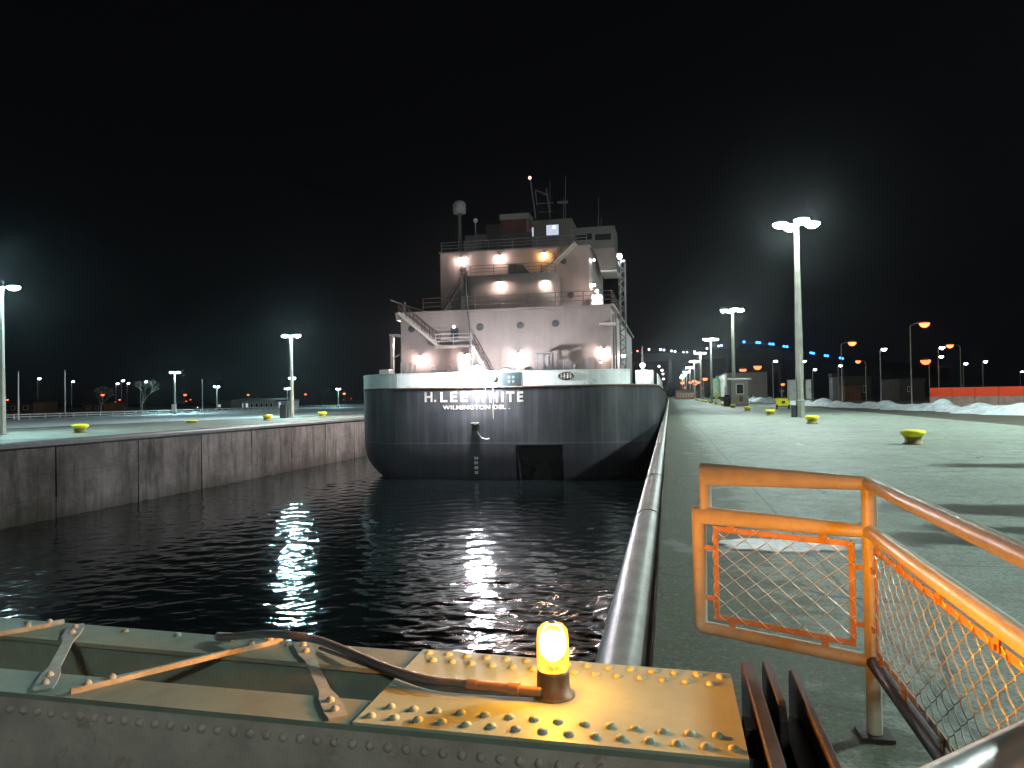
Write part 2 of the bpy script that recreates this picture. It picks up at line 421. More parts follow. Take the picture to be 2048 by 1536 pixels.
def hull_material():
    m, nt, p = newmat('hull_paint')
    g = nd(nt, 'ShaderNodeNewGeometry'); pos = g.outputs['Position']
    sep = nd(nt, 'ShaderNodeSeparateXYZ'); lk(nt, pos, sep.inputs[0])
    mp = nd(nt, 'ShaderNodeMapping'); mp.inputs['Scale'].default_value = (2.0, 1.2, 0.06); lk(nt, pos, mp.inputs['Vector'])
    st = noise(nt, mp.outputs[0], 1.3, 6, 0.7)
    bl = noise(nt, pos, 0.5, 6, 0.7)
    c = mixc(nt, ramp(nt, bl, [(0.3, 0.0), (0.7, 1.0)]), (0.024, 0.027, 0.031), (0.048, 0.05, 0.055))
    c = mixc(nt, math_(nt, 'MULTIPLY', ramp(nt, st, [(0.50, 0.0), (0.66, 1.0)]), 0.75), c, (0.10, 0.095, 0.095))
    c = mixc(nt, math_(nt, 'MULTIPLY', ramp(nt, st, [(0.28, 1.0), (0.44, 0.0)]), 0.6), c, (0.013, 0.014, 0.018))
    low = math_(nt, 'LESS_THAN', sep.outputs[2], -1.62)
    c = mixc(nt, math_(nt, 'MULTIPLY', low, 0.55), c, (0.03, 0.024, 0.033))
    ln = math_(nt, 'LESS_THAN', math_(nt, 'ABSOLUTE', math_(nt, 'ADD', sep.outputs[2], 1.62)), 0.03)
    c = mixc(nt, math_(nt, 'MULTIPLY', ln, 0.35), c, (0.22, 0.23, 0.24))
    lk(nt, c, p.inputs['Base Color'])
    p.inputs['Roughness'].default_value = 0.45
    bump(nt, p, noise(nt, pos, 1.1, 3, 0.5), 0.25, 0.06)
    return m
M['hull'] = hull_material()

def lock_wall_material():
    m, nt, p = newmat('lock_wall_concrete')
    g = nd(nt, 'ShaderNodeNewGeometry'); pos = g.outputs['Position']
    sep = nd(nt, 'ShaderNodeSeparateXYZ'); lk(nt, pos, sep.inputs[0])
    mp = nd(nt, 'ShaderNodeMapping'); mp.inputs['Scale'].default_value = (1, 1.3, 0.16); lk(nt, pos, mp.inputs['Vector'])
    st = noise(nt, mp.outputs[0], 1.2, 7, 0.72)
    bl = noise(nt, pos, 0.35, 6, 0.7)
    fi = noise(nt, pos, 5.0, 5, 0.7)
    c = mixc(nt, ramp(nt, bl, [(0.3, 0.0), (0.7, 1.0)]), (0.030, 0.027, 0.023), (0.115, 0.103, 0.100))
    c = mixc(nt, math_(nt, 'MULTIPLY', ramp(nt, st, [(0.38, 1.0), (0.52, 0.0)]), 0.6), c, (0.014, 0.012, 0.010))
    c = mixc(nt, math_(nt, 'MULTIPLY', ramp(nt, st, [(0.64, 0.0), (0.74, 1.0)]), 0.6), c, (0.25, 0.235, 0.24))
    c = mixc(nt, math_(nt, 'MULTIPLY', ramp(nt, fi, [(0.5, 0.0), (0.7, 1.0)]), 0.4), c, (0.035, 0.031, 0.026))
    tid = ramp(nt, math_(nt, 'MULTIPLY', math_(nt, 'ADD', math_(nt, 'ADD', sep.outputs[2], 4.7), math_(nt, 'MULTIPLY', bl, 0.9)), 0.5), [(0.25, 1.0), (0.8, 0.0)])
    c = mixc(nt, math_(nt, 'MULTIPLY', tid, 0.75), c, (0.022, 0.020, 0.015))
    lk(nt, c, p.inputs['Base Color'])
    p.inputs['Roughness'].default_value = 0.9
    p.inputs['Specular IOR Level'].default_value = 0.06
    bump(nt, p, math_(nt, 'ADD', fi, st), 0.6, 0.05)
    return m
M['lock_wall'] = lock_wall_material()

def water_material():
    m, nt, p = newmat('lock_water')
    p.inputs['Base Color'].default_value = (0.004, 0.006, 0.006, 1)
    p.inputs['Roughness'].default_value = 0.09
    p.inputs['IOR'].default_value = 1.33
    g = nd(nt, 'ShaderNodeNewGeometry')
    mp = nd(nt, 'ShaderNodeMapping'); mp.inputs['Scale'].default_value = (0.7, 1.3, 1); lk(nt, g.outputs['Position'], mp.inputs['Vector'])
    n1 = noise(nt, mp.outputs[0], 3.6, 3, 0.55, 0.8)
    bump(nt, p, n1, 0.16, 0.04)
    return m
M['water'] = water_material()

def orange_material():
    m, nt, p = newmat('orange_barrier')
    p.inputs['Base Color'].default_value = (0.95, 0.075, 0.012, 1)
    p.inputs['Roughness'].default_value = 0.6
    return m
M['orange'] = orange_material()

def lens_glass():
    m = bpy.data.materials.new('beacon_glass'); m.use_nodes = True
    nt = m.node_tree; nt.nodes.remove(nt.nodes['Principled BSDF'])
    t = nd(nt, 'ShaderNodeBsdfTransparent'); t.inputs[0].default_value = (1.0, 0.80, 0.42, 1)
    gl = nd(nt, 'ShaderNodeBsdfGlossy'); gl.inputs[0].default_value = (1, 0.9, 0.7, 1); gl.inputs[1].default_value = 0.12
    fr = nd(nt, 'ShaderNodeFresnel'); fr.inputs[0].default_value = 1.4
    mx = nd(nt, 'ShaderNodeMixShader'); lk(nt, fr.outputs[0], mx.inputs[0]); lk(nt, t.outputs[0], mx.inputs[1]); lk(nt, gl.outputs[0], mx.inputs[2])
    em = nd(nt, 'ShaderNodeEmission'); em.inputs[0].default_value = (1.0, 0.50, 0.05, 1); em.inputs[1].default_value = 0.85
    ad = nd(nt, 'ShaderNodeAddShader'); lk(nt, mx.outputs[0], ad.inputs[0]); lk(nt, em.outputs[0], ad.inputs[1])
    lk(nt, ad.outputs[0], nt.nodes['Material Output'].inputs[0])
    return m
M['lens'] = lens_glass()

# ================================================================== SETTING
ZW = -4.6          # water level
XL, XR = -35.0, -0.55   # faces of the lock walls

def structure(o, kind='structure'):
    o['kind'] = kind; return o

# quay on this side, apron on the far side, ground behind
b = MB(); xs = [-0.16, 19.0]; 
b.add([(-0.16, -60, 0), (19, -60, 0), (19, 420, 0), (-0.16, 420, 0)], [(0, 1, 2, 3)])
structure(b.build('quay', M['quay']))
b = MB(); b.add([(19, -60, -0.004), (2500, -60, -0.004), (2500, 420, -0.004), (19, 420, -0.004)], [(0, 1, 2, 3)])
structure(b.build('road', M['asphalt']))
b = MB(); b.add([(-2500, -60, 0), (XL-0.3, -60, 0), (XL-0.3, 420, 0), (-2500, 420, 0)], [(0, 1, 2, 3)])
structure(b.build('ground', M['apron']))
b = MB(); b.add([(-2500, 420, -0.004), (2500, 420, -0.004), (2500, 5000, -0.004), (-2500, 5000, -0.004)], [(0, 1, 2, 3)])
structure(b.build('terrain', M['asphalt']))

# far lock wall, cast in bays with open joints and lift lines
lw = empty('lock_wall', (XL, 40, ZW))
tag(lw, 'stained concrete lock wall across the water, cast in tall bays with dark joints', 'lock wall')
lw.location = (0, 0, 0)
b = MB(); b.bb(XL-4, XL-0.16, -60, 420, -9.5, -0.02); b.build('backing', M['lock_wall'], lw)
b = MB()
joints = [-60, -52, -44, -36, -28, -20, -12, -4, 4, 11, 17.5, 24, 30.4, 37.0, 43.9, 50.8, 57.8, 64.7, 71.8, 79]
y = 86.0
while y < 420: joints.append(y); y += 7.2
joints.append(420)
lifts = [-9.5, -5.2, -3.35, -1.95, -0.45]
for y0, y1 in zip(joints[:-1], joints[1:]):
    for k, (z0, z1) in enumerate(zip(lifts[:-1], lifts[1:])):
        o = rng.uniform(-0.02, 0.02)
        b.bb(XL-0.16, XL+o, y0+0.05, y1-0.05, z0+0.008, z1-0.008)
b.build('facing', M['lock_wall'], lw)
b = MB()
pr = [(XL-0.3, -0.0), (XL+0.02, 0.0), (XL+0.14, -0.05), (XL+0.2, -0.16), (XL+0.18, -0.34), (XL+0.06, -0.43), (XL-0.3, -0.43)]
b.slab_y(pr, -60, 420); b.build('coping', M['dark_cope'], lw)
b = MB(); b.bb(XR-0.0, XR+0.3, -60, 420, -9.5, -0.5); 
rw = b.build('quay_wall', M['lock_wall']); tag(rw, 'dark near lock wall below the rounded steel edge, beside the ship', 'lock wall')
# rounded steel armour on this edge
b = MB(); cx, cz, rad = -0.40, -0.245, 0.245
pf = [(cx + rad*cos(radians(a)), cz + rad*sin(radians(a))) for a in range(200, 29, -10)]
pf = [(-0.17, -0.6), (cx-0.2, -0.6)] + pf + [(-0.17, 0.0)]
ys = [-60.0]; y = 1.0
segs = []
while y < 420: segs.append((y, min(y+6.1, 420))); y += 6.1
segs = [(-60, 1.0)] + segs
ysn = [-60.0, 0.0] + [s_[0] for s_ in segs[1:]] + [420.0]; m_ = len(pf)
vs = [(p[0], yy, p[1]) for yy in ysn for p in pf]
b.add(vs, [(i*m_+j, i*m_+j+1, (i+1)*m_+j+1, (i+1)*m_+j) for i in range(len(ysn)-1) for j in range(m_-1)], True)
cop = b.build('steel_coping', M['steel_cope'])
tag(cop, 'long rounded steel coping running along the quay edge beside the water', 'coping')
b = MB()
for yy in (13.3, 19.4, 31.6):
    b = MB(); b.tube([(cx + (rad+0.006)*cos(radians(a)), yy, cz + (rad+0.006)*sin(radians(a))) for a in range(190, 29, -10)], 0.012, 6); b.build('weld_bead', M['line'], cop)

# water with real ripples
def water():
    ys = [-58.0, -20.0, -5.0, 1.0]; y = 3.0
    while y < 70: ys.append(y); y += max(0.07, 0.0045*y)
    while y < 420: ys.append(y); y += 6
    ys.append(420.0)
    ys = np.array(ys); xs = np.linspace(XL-0.1, XR+0.1, 480)
    X, Y = np.meshgrid(xs, ys)
    Z = np.zeros_like(X)
    patch = 0.5 + 0.5*np.sin(X*0.31+1.0+1.3*np.sin(Y*0.17))*np.sin(Y*0.23+0.8*np.sin(X*0.21+2))
    patch = 0.70 + 0.42*patch
    for i in range(90):
        lam = 0.26*(7.5**rng.random())
        th = rng.normal(0.0, 0.75) + pi/2
        k = 2*pi/lam
        amp = 0.0017*lam**0.9
        Z += amp*np.sin(k*(X*cos(th)+Y*sin(th)) + rng.uniform(0, 2*pi) + 0.5*np.sin(X*0.5+i)*np.sin(Y*0.4+i*1.7))
    Z *= patch
    Z[ys > 72] *= 0.2
    nx, ny = len(xs), len(ys)
    v = np.stack([X, Y, Z+ZW], -1).reshape(-1, 3)
    idx = np.arange(nx*ny).reshape(ny, nx)
    f = np.stack([idx[:-1, :-1], idx[:-1, 1:], idx[1:, 1:], idx[1:, :-1]], -1).reshape(-1, 4)
    me = bpy.data.meshes.new('water')
    me.vertices.add(len(v)); me.vertices.foreach_set('co', v.ravel())
    me.loops.add(f.size); me.loops.foreach_set('vertex_index', f.ravel())
    me.polygons.add(len(f)); me.polygons.foreach_set('loop_start', np.arange(0, f.size, 4)); me.polygons.foreach_set('loop_total', np.full(len(f), 4))
    me.polygons.foreach_set('use_smooth', np.ones(len(f), bool))
    me.update(); me.validate()
    me.materials.append(M['water'])
    o = bpy.data.objects.new('water', me); COL.objects.link(o)
    return structure(o)
water()

# painted ring round the first bollard
b = MB(); n = 72; c0 = (8.9, 30.6)
for i in range(n):
    if i in (3, 4, 17, 30, 31, 32, 50): continue
    a0, a1 = 2*pi*i/n, 2*pi*(i+1)/n
    b.add([(c0[0]+r*cos(a), c0[1]+r*sin(a), 0.004) for r, a in ((3.95, a0), (4.07, a0), (4.07, a1), (3.95, a1))], [(0, 1, 2, 3)])
structure(b.build('road_marking', M['line']))

# snow banks, ice
def snow_ridge(name, path, width, height, seed, label, cat='snow'):
    r = np.random.default_rng(seed)
    pts = [Vector(p) for p in path]
    L = [0]
    for p, q in zip(pts[:-1], pts[1:]): L.append(L[-1]+(q-p).length)
    n = int(L[-1]/0.45)+2; mW = 14
    ph = r.uniform(0, 6.28, (40,)); fr = r.uniform(0.15, 2.6, (40,)); fw = r.uniform(-3, 3, 40)
    b = MB(); vs = []
    for i in range(n):
        s = L[-1]*i/(n-1)
        k = max(j for j in range(len(L)-1) if L[j] <= s+1e-6)
        t = (s-L[k])/(L[k+1]-L[k]); p = pts[k].lerp(pts[k+1], t); d = (pts[k+1]-pts[k]).normalized()
        side = Vector((d.y, -d.x, 0))
        ends = min(1, s/2.0, (L[-1]-s)/2.0)
        wl = width*(0.8+0.25*sin(s*0.35+ph[0])+0.15*sin(s*1.1+ph[1]))
        for j in range(mW+1):
            u = j/mW*2-1
            h = (1-u*u)**0.8 if abs(u) < 1 else 0
            lump = sum(sin(fr[q]*s+fw[q]*u+ph[q])/(1+fr[q]) for q in range(40))*0.22
            lump += sum(abs(sin(fr[q]*1.7*s+fw[q]*u*1.5+ph[q])) for q in range(6))*0.06
            z = h*height*max(0.12, 0.55+lump)*max(ends, 0.05)
            vs.append(p + side*u*wl*max(ends, 0.2)*0.5 + Vector((0, 0, z-0.02*(abs(u) > 0.99))))
    fs = [(i*(mW+1)+j, i*(mW+1)+j+1, (i+1)*(mW+1)+j+1, (i+1)*(mW+1)+j) for i in range(n-1) for j in range(mW)]
    b.add(vs, fs, False)
    o = b.build(name, M['snow']); tag(o, label, cat, kind='stuff'); return o
snow_ridge('snow_bank', [(28.6, 50, 0), (26.6, 84, 0), (22.4, 122, 0), (21.6, 150, 0)], 5.2, 0.62, 3, 'lumpy grey-white ploughed snow bank along the far side of the quay')
snow_ridge('snow_bank', [(21.5, 158, 0), (22, 200, 0), (23, 250, 0)], 4.0, 0.8, 4, 'low snow bank in front of the plain pinkish shed')
snow_ridge('snow_heap', [on_z(352, 829), on_z(402, 828)], 4.0, 1.0, 5, 'pointed snow heap beside the railing on the far side of the lock')

def snow_sheet():
    b = MB(); n = 90
    near = [( -53.5, 40), (-57.0, 54.3), (-51.6, 72), (-46.4, 87.4), (-44.8, 120), (-45, 180), (-46, 300)]
    vs = []
    for i in range(n+1):
        y = 30 + 270*(i/n)**1.5
        k = 0
        while k < len(near)-2 and near[k+1][1] < y: k += 1
        t = (y-near[k][1])/(near[k+1][1]-near[k][1]); xn = near[k][0]+(near[k+1][0]-near[k][0])*t
        xn += 0.7*sin(y*0.7)+0.9*sin(y*0.23+1)
        for j in range(13):
            u = j/12; x = xn + (-93-xn)*u
            z = 0.02 if j in (0, 12) else 0.07+0.05*sin(x*0.8+y*0.3)*sin(y*0.5)+0.04*sin(x*2.1+y*1.3)
            vs.append((x, y, max(0.012, z)))
    b.add(vs, [(i*13+j, i*13+j+1, (i+1)*13+j+1, (i+1)*13+j) for i in range(n) for j in range(12)], True)
    o = b.build('snow', M['snow']); tag(o, 'broad sheet of pale snow between the far lock wall and the guard rail', 'snow', kind='stuff')
snow_sheet()
# thin ice patch on the concrete behind the chain-link panel
b = MB(); ring = []
for i in range(40):
    a = 2*pi*i/40; r = 1+0.10*sin(3*a+1)+0.07*sin(7*a)+0.05*sin(13*a)
    c0 = on_z(1575, 1092)
    ring.append((c0.x+0.98*r*cos(a), c0.y+0.42*r*sin(a), 0.004))
top = [(c0.x+(x-c0.x)*0.93, c0.y+(y-c0.y)*0.93, 0.016) for x, y, z in ring]
n = 40
b.add(ring+top, [(i, (i+1) % n, n+(i+1) % n, n+i) for i in range(n)]+[tuple(range(n, 2*n))])
o = b.build('ice_patch', M['ice']); tag(o, 'glistening patch of wet ice on the concrete behind the chain-link panel', 'ice', kind='stuff')

# ================================================================== LAMPS
def lamp_head(parent, c, r, lens_mat, n=14, dp=0.58):
    h = MB(); h.lathe([(0.02, r*0.42), (r*0.45, r*0.38), (r*0.85, r*0.2), (r*1.02, 0.03), (r*1.02, 0.0)], c, n)
    hd = h.build('lamp_head', M['lamp_shell'], parent)
    l = MB(); l.lathe([(0.001, -r*dp), (r*0.5, -r*dp*0.86), (r*0.85, -r*dp*0.45), (r*0.98, -0.004)], c, n)
    l.build('lens', lens_mat, hd)
    return hd

def tall_post(name, height, heads, lens_mat, r_base=0.36, r_top=0.19, r_head=0.6, arm=1.3):
    t = empty(name)
    p = MB(); p.lathe([(r_base*1.25, 0), (r_base*1.25, 0.12), (r_base, 0.13), (r_top, height-0.25), (r_top*1.3, height-0.22), (r_top*1.3, height), (0.01, height+0.02)], n=8, smooth=False)
    p.build('shaft', M['concrete_pole'], t)
    for a in heads:
        d = Vector((cos(a), sin(a), 0))
        m = MB(); m.tube([d*r_top + Vector((0, 0, height-0.12)), d*(arm-r_head*0.8) + Vector((0, 0, height+0.06))], 0.045, 8)
        m.build('arm', M['galv'], t)
        lamp_head(t, d*arm + Vector((0, 0, height-0.02)), r_head, lens_mat)
    return t

# right-hand row
post0 = tall_post('lamp_post', 16.03, [radians(a) for a in (10, 100, 190, 280)], M['lamp_cool'])
ordinal = ['', 'nearest', 'second', 'third', 'fourth', 'fifth', 'sixth', 'seventh', 'eighth', 'ninth', 'tenth']
POST_Y = [-27.0, 65.0, 129.0, 195.0, 259.0, 322.0, 392.0, 470.0, 540.0, 608.0]
for i, yy in enumerate(POST_Y):
    o = post0 if i == 0 else copy_tree(post0)
    o.location = (10.55, yy, 0)
    if i == 1: lab = 'nearest tall four-headed lamp post with grey cabinets strapped round its shaft'
    elif i == 2: lab = 'tall lamp post standing right behind the small booth on the quay'
    elif i == 0: lab = 'tall lamp post beside the camera, closest of its row'
    elif i < 6: lab = f'{ordinal[i]} tall lamp post down the quay, counting away from the cabinets post'
    else: lab = 'tiny far lamp post near the vanishing end of the quay row'
    tag(o, lab, 'lamp post', 'tall lamp posts along the quay')
# high mast on the land side of the road, outside the view: its light rakes the quay, the snow and the stern
hm = tall_post('high_mast', 23.0, [radians(60*k) for k in range(6)], M['lamp_mast'], 0.42, 0.22, 0.5, 1.5)
hm.location = (37.0, 33.0, 0)
tag(hm, 'high lamp mast with six heads on the land side of the snow bank', 'lamp mast')
# left-hand posts over the far wall, two heads each
lp0 = tall_post('lamp_post', 9.7, [radians(12), radians(192)], M['lamp_left'], 0.26, 0.13, 0.36, 0.72)
c = on_z(584, 836); lp0.location = (c.x, c.y, 0)
tag(lp0, 'twin-headed lamp post with a dark cabinet at its foot, on the far lock wall', 'lamp post', 'twin lamp posts across the lock')
def scaled(o, s, loc, rz=0.0):
    o.scale = (s, s, s); o.location = loc; o.rotation_euler = (0, 0, rz)
p = copy_tree(lp0); scaled(p, 1.035, (-44.0, 42.0, 0), radians(15))
tag(p, 'bright lamp post cut by the edge of the view on the far lock wall', 'lamp post', 'twin lamp posts across the lock')
for (px, yt, yb, lab) in ((350, 744, 829, 'twin-headed lamp post with a white box low on its shaft, by the snow heap'),
                          (434, 773, 823, 'short twin-headed lamp post just past the bare flagpole and snow heap'),
                          (575, 777, 818, 'smaller twin lamp post close beside the cabinet post'),
                          (585, 756, 816, 'far twin lamp post showing directly behind the cabinet post'),
                          (677, 778, 816, 'far lamp post close to the ship among the orange lamps')):
    c = on_z(px, yb)
    dep = (c - Vector((0, 0, EYE))).length
    h = on_y(px, yt, c.y).z
    q = copy_tree(lp0); scaled(q, h/9.7, (c.x, c.y, 0), radians(random.uniform(0, 20)))
    tag(q, lab, 'lamp post', 'twin lamp posts across the lock')

# one-armed street lights (sodium and small white)
def street_light(height, lens_mat, r_head, arm, side=1, rp=0.10):
    t = empty('street_light')
    p = MB(); p.lathe([(rp*1.5, 0), (rp*1.5, 0.5), (rp, 0.55), (rp*0.6, height)], n=8); p.build('shaft', M['concrete_pole'], t)
    a = MB(); a.tube([(0, 0, height-0.1), (side*arm*0.4, 0, height+0.25), (side*arm, 0, height+0.3)], rp*0.45, 6); a.build('arm', M['galv'], t)
    lamp_head(t, Vector((side*arm*1.15, 0, height+0.25)), r_head, lens_mat, 12, 0.9)
    return t
sod0 = street_light(11.0, M['lamp_sod'], 0.7, 1.6)
sodf0 = street_light(7.0, M['lamp_sod_far'], 0.92, 0.5)
smw0 = street_light(8.0, M['lamp_small'], 0.42, 0.5)
def place_light(src, h0, px, py, h, label, group, rz=0.0, used=set()):
    # lamp height h above ground, seen at px,py: its distance follows from the horizon
    hor = 790 + (1338.5-px)*tan(radians(0.9))
    dep = (h-EYE)*F/max(6.0, hor-py)
    d = ray(px, py); t = dep/ (-(ROT.transposed() @ d).z)
    P = Vector((d.x*t, d.y*t, EYE + d.z*t))
    if src.name in used: o = copy_tree(src)
    else: o = src; used.add(src.name)
    scaled(o, P.z/(h0+0.2), (P.x, P.y, 0), rz)
    tag(o, label, 'street light', group); return o
SODR = 'orange sodium street lights beyond the quay'
place_light(sod0, 11, 1682, 686, 9.0, 'orange street light above the low tan buildings, first past the quay post', SODR, 0)
place_light(sod0, 11, 1820, 648, 12.0, 'tallest orange street light, on its own dark pole behind the snow', SODR, 0)
place_light(sod0, 11, 1920, 690, 10.5, 'orange street light rising behind the orange barrier', SODR, pi)
place_light(sod0, 11, 1731, 722, 7.5, 'orange street light over the dim buildings, middle height', SODR, pi)
place_light(sodf0, 7, 1858, 721, 9.0, 'small orange street light beside two bluish dots, above the barrier end', SODR, pi)
place_light(sodf0, 7, 1510, 733, 14.0, 'larger orange light showing over the shed roof', SODR)
place_light(sodf0, 7, 1481, 739, 14.0, 'smaller orange light showing over the shed roof corner', SODR)
place_light(sodf0, 7, 1407, 757, 9.0, 'orange light beside the green tank near the third quay post', SODR)
for px, py in ((1378, 764), (1386, 762), (1394, 764), (1362, 765), (1402, 776), (1368, 775), (1388, 768)):
    place_light(sodf0, 7, px, py, 9.0, 'one of the reddish lights clustered at the vanishing end of the quay', 'cluster of reddish far lights')
place_light(sodf0, 7, 1563, 768, 4.5, 'faint pinkish light just over the yellow cart', SODR)
place_light(smw0, 8, 1545, 722, 9.0, 'cool white single street light between the shed and cabinets post', 'white street lights', 0)
for px, py, h, lab in ((1602, 722, 9, 'pale light peeping past the shaft of the cabinets post'),
                    (1625, 739, 7, 'small white street light far behind the cabinets post'), (1676, 731, 8, 'small white street light under the last blue bridge lamps'),
                    (1760, 698, 10, 'faint street light left of the tallest orange one'), (1926, 727, 8, 'small white street light under the barrier sodium lamp'),
                    (1965, 723, 8, 'small white street light alone above the barrier'), (1876, 695, 12, 'upper of two bluish lights above the barrier end'),
                    (1876, 713, 11, 'lower of two bluish lights above the barrier end'), (2040, 743, 7, 'yellowish light low at the edge above the barrier')):
    o = place_light(smw0, 8, px, py, h, lab, 'white street lights', 0)
SODL = 'orange street lights across the lock'
for px, py, h, lab in ((14, 799, 4.5, 'orange lamp in front of the glowing low building, nearer the edge post'),
                    (48, 806, 3.5, 'orange lamp against the glowing facade of the low building'),
                    (207, 789, 5.5, 'orange lamp beside the thick bare tree across the lock'),
                    (238, 799, 4.0, 'orange lamp low behind the bright white lamp post'),
                    (231, 804, 3.6, 'lowest orange lamp by the bright white lamp post'),
                    (368, 789, 5.0, 'orange lamp highest of three near the snow heap'),
                    (380, 799, 4.0, 'bright orange lamp above the dark box in the snow heap'),
                    (373, 802, 3.6, 'small red-orange lamp, lowest of three near the snow heap'),
                    (497, 789, 6.0, 'upper orange lamp over the low pavilion roof'),
                    (500, 798, 4.2, 'lower orange lamp over the low pavilion roof'),
                    (610, 788, 5.5, 'lone orange lamp between cabinet post and ship'),
                    (690, 787, 5.5, 'upper orange lamp close to the ship quarter'),
                    (687, 799, 4.0, 'orange lamp at the foot of the lamp post close to ship'),
                    (703, 797, 4.4, 'orange lamp nearest the ship quarter')):
    place_light(sodf0, 7, px, py, h, lab, SODL, random.uniform(0, 6))
for px, py, h, lab in ((75, 757, 12, 'small white light high above the glowing low building'),
                    (143, 763, 11, 'faint white light above the small bare tree'),
                    (232, 767, 8, 'very bright white lamp rising over the thick bare tree'),
                    (243, 761, 12, 'tiny white light above the very bright lamp'),
                    (254, 766, 11, 'tiny white light right beside the very bright lamp'),
                    (289, 763, 10, 'white light on the slim pole left of the twin lamp post'),
                    (395, 815, 2.6, 'tiny white light low over the snow heap')):
    place_light(smw0, 8, px, py, h, lab, 'white lights across the lock', 0)

# ================================================================== THINGS ON THE QUAY
def bollard():
    t = empty('bollard')
    b = MB(); b.lathe([(0.36, 0), (0.36, 0.05), (0.29, 0.08), (0.28, 0.22), (0.33, 0.30)], n=28); b.build('base', M['yellow_shaded'], t)
    b = MB(); b.lathe([(0.33, 0.29), (0.41, 0.37), (0.44, 0.43), (0.435, 0.48), (0.39, 0.52), (0.2, 0.55), (0.001, 0.56)], n=28); b.build('cap', M['yellow'], t)
    return t
b0 = bollard(); first = True
for i in range(13):
    o = b0 if i == 0 else copy_tree(b0)
    o.location = (8.95, 30.6+20.3*i, 0); o.rotation_euler = (0, 0, random.uniform(0, 6)); 
    if i == 0:
        lab = 'largest yellow bollard on the quay, with the painted ring around it'
    elif i < 5:
        lab = f'{ordinal[i+1]} yellow mushroom bollard down the quay, counting from the ringed one'
    else: lab = 'small far yellow bollard in the quay row beyond the booth'
    tag(o, lab, 'bollard', 'yellow mooring bollards along the quay')
for px, py, lab in ((160, 866, 'yellow bollard on the far lock wall nearest the edge lamp post'), (535, 841, 'yellow bollard on the far lock wall just before the cabinet lamp post'),
               (645, 834, 'yellow bollard on the far lock wall between cabinet post and ship'), (383, 846, 'low yellow bollard top on the far wall past the dark puddle')):
    c = on_z(px, py); o = copy_tree(b0); o.location = (min(c.x, -38.5), c.y, 0); tag(o, lab, 'bollard', 'yellow bollards across the lock')
    o.scale = (1.25, 1.25, 1.15)
    if px == 383: o.scale = (1.5, 1.5, 0.5)

# cabinets strapped to the nearest post
def cabinet(name, x0, x1, z0, z1, y0, y1, label, mat=None):
    t = empty(name, ((x0+x1)/2, y0, z0))
    def loc(b): return b
    b = MB(); b.bb(-(x1-x0)/2, (x1-x0)/2, 0, y1-y0, 0, z1-z0); b.build('case', mat or M['box_grey'], t, 0.02)
    b = MB(); b.bb(-(x1-x0)/2+0.06, (x1-x0)/2-0.06, -0.025, -0.002, 0.08, z1-z0-0.08); d = b.build('door', mat or M['box_grey'], t, 0.008)
    h = MB(); h.bb((x1-x0)/2-0.16, (x1-x0)/2-0.11, -0.06, -0.026, (z1-z0)/2-0.1, (z1-z0)/2+0.1); h.build('handle', M['ship_dark'], d)
    b = MB(); b.bb(-(x1-x0)/2-0.03, (x1-x0)/2+0.03, -0.05, y1-y0+0.02, z1-z0, z1-z0+0.04); b.build('hood', mat or M['box_grey'], t)
    tag(t, label, 'cabinet', 'grey boxes on the nearest lamp post'); return t
a = on_y(1582, 803, 65.5); z1 = on_y(1582, 766, 65.5).z
cabinet('electrical_cabinet', 9.55, 10.16, 1.42, 3.05, 64.4, 64.95, 'larger grey cabinet on the water side of the nearest lamp post')
cabinet('electrical_cabinet', 10.93, 11.36, 1.5, 3.05, 64.6, 65.05, 'narrower grey cabinet on the land side of the nearest lamp post')
cabinet('junction_box', 9.82, 10.17, 0.02, 0.95, 64.7, 65.1, 'dark box standing at the foot of the nearest lamp post', M['ship_dark'])
b = MB(); b.tube([(10.55+0.36*cos(a)*1.05, 65+0.36*sin(a)*1.05, 1.42) for a in [2*pi*i/16 for i in range(17)]], 0.03, 6)
b.bb(9.55, 11.38, 64.60, 64.64, 1.36, 1.42)
o = b.build('mounting_strap', M['galv']); tag(o, 'thin metal strap holding grey cabinets on the nearest lamp post', 'strap')
cab = on_z(576, 836)
cabinet('electrical_cabinet', cab.x-0.55, cab.x+0.25, 0.0, 1.5, cab.y-0.9, cab.y-0.3, 'dark cabinet at the foot of the twin lamp post across the lock', M['ship_dark'])
c = on_z(352, 829); cabinet('electrical_cabinet', c.x-0.35, c.x+0.35, 0.35, 1.7, c.y-0.7, c.y-0.3, 'white box low on the lamp post by the snow heap', M['white_paint'])

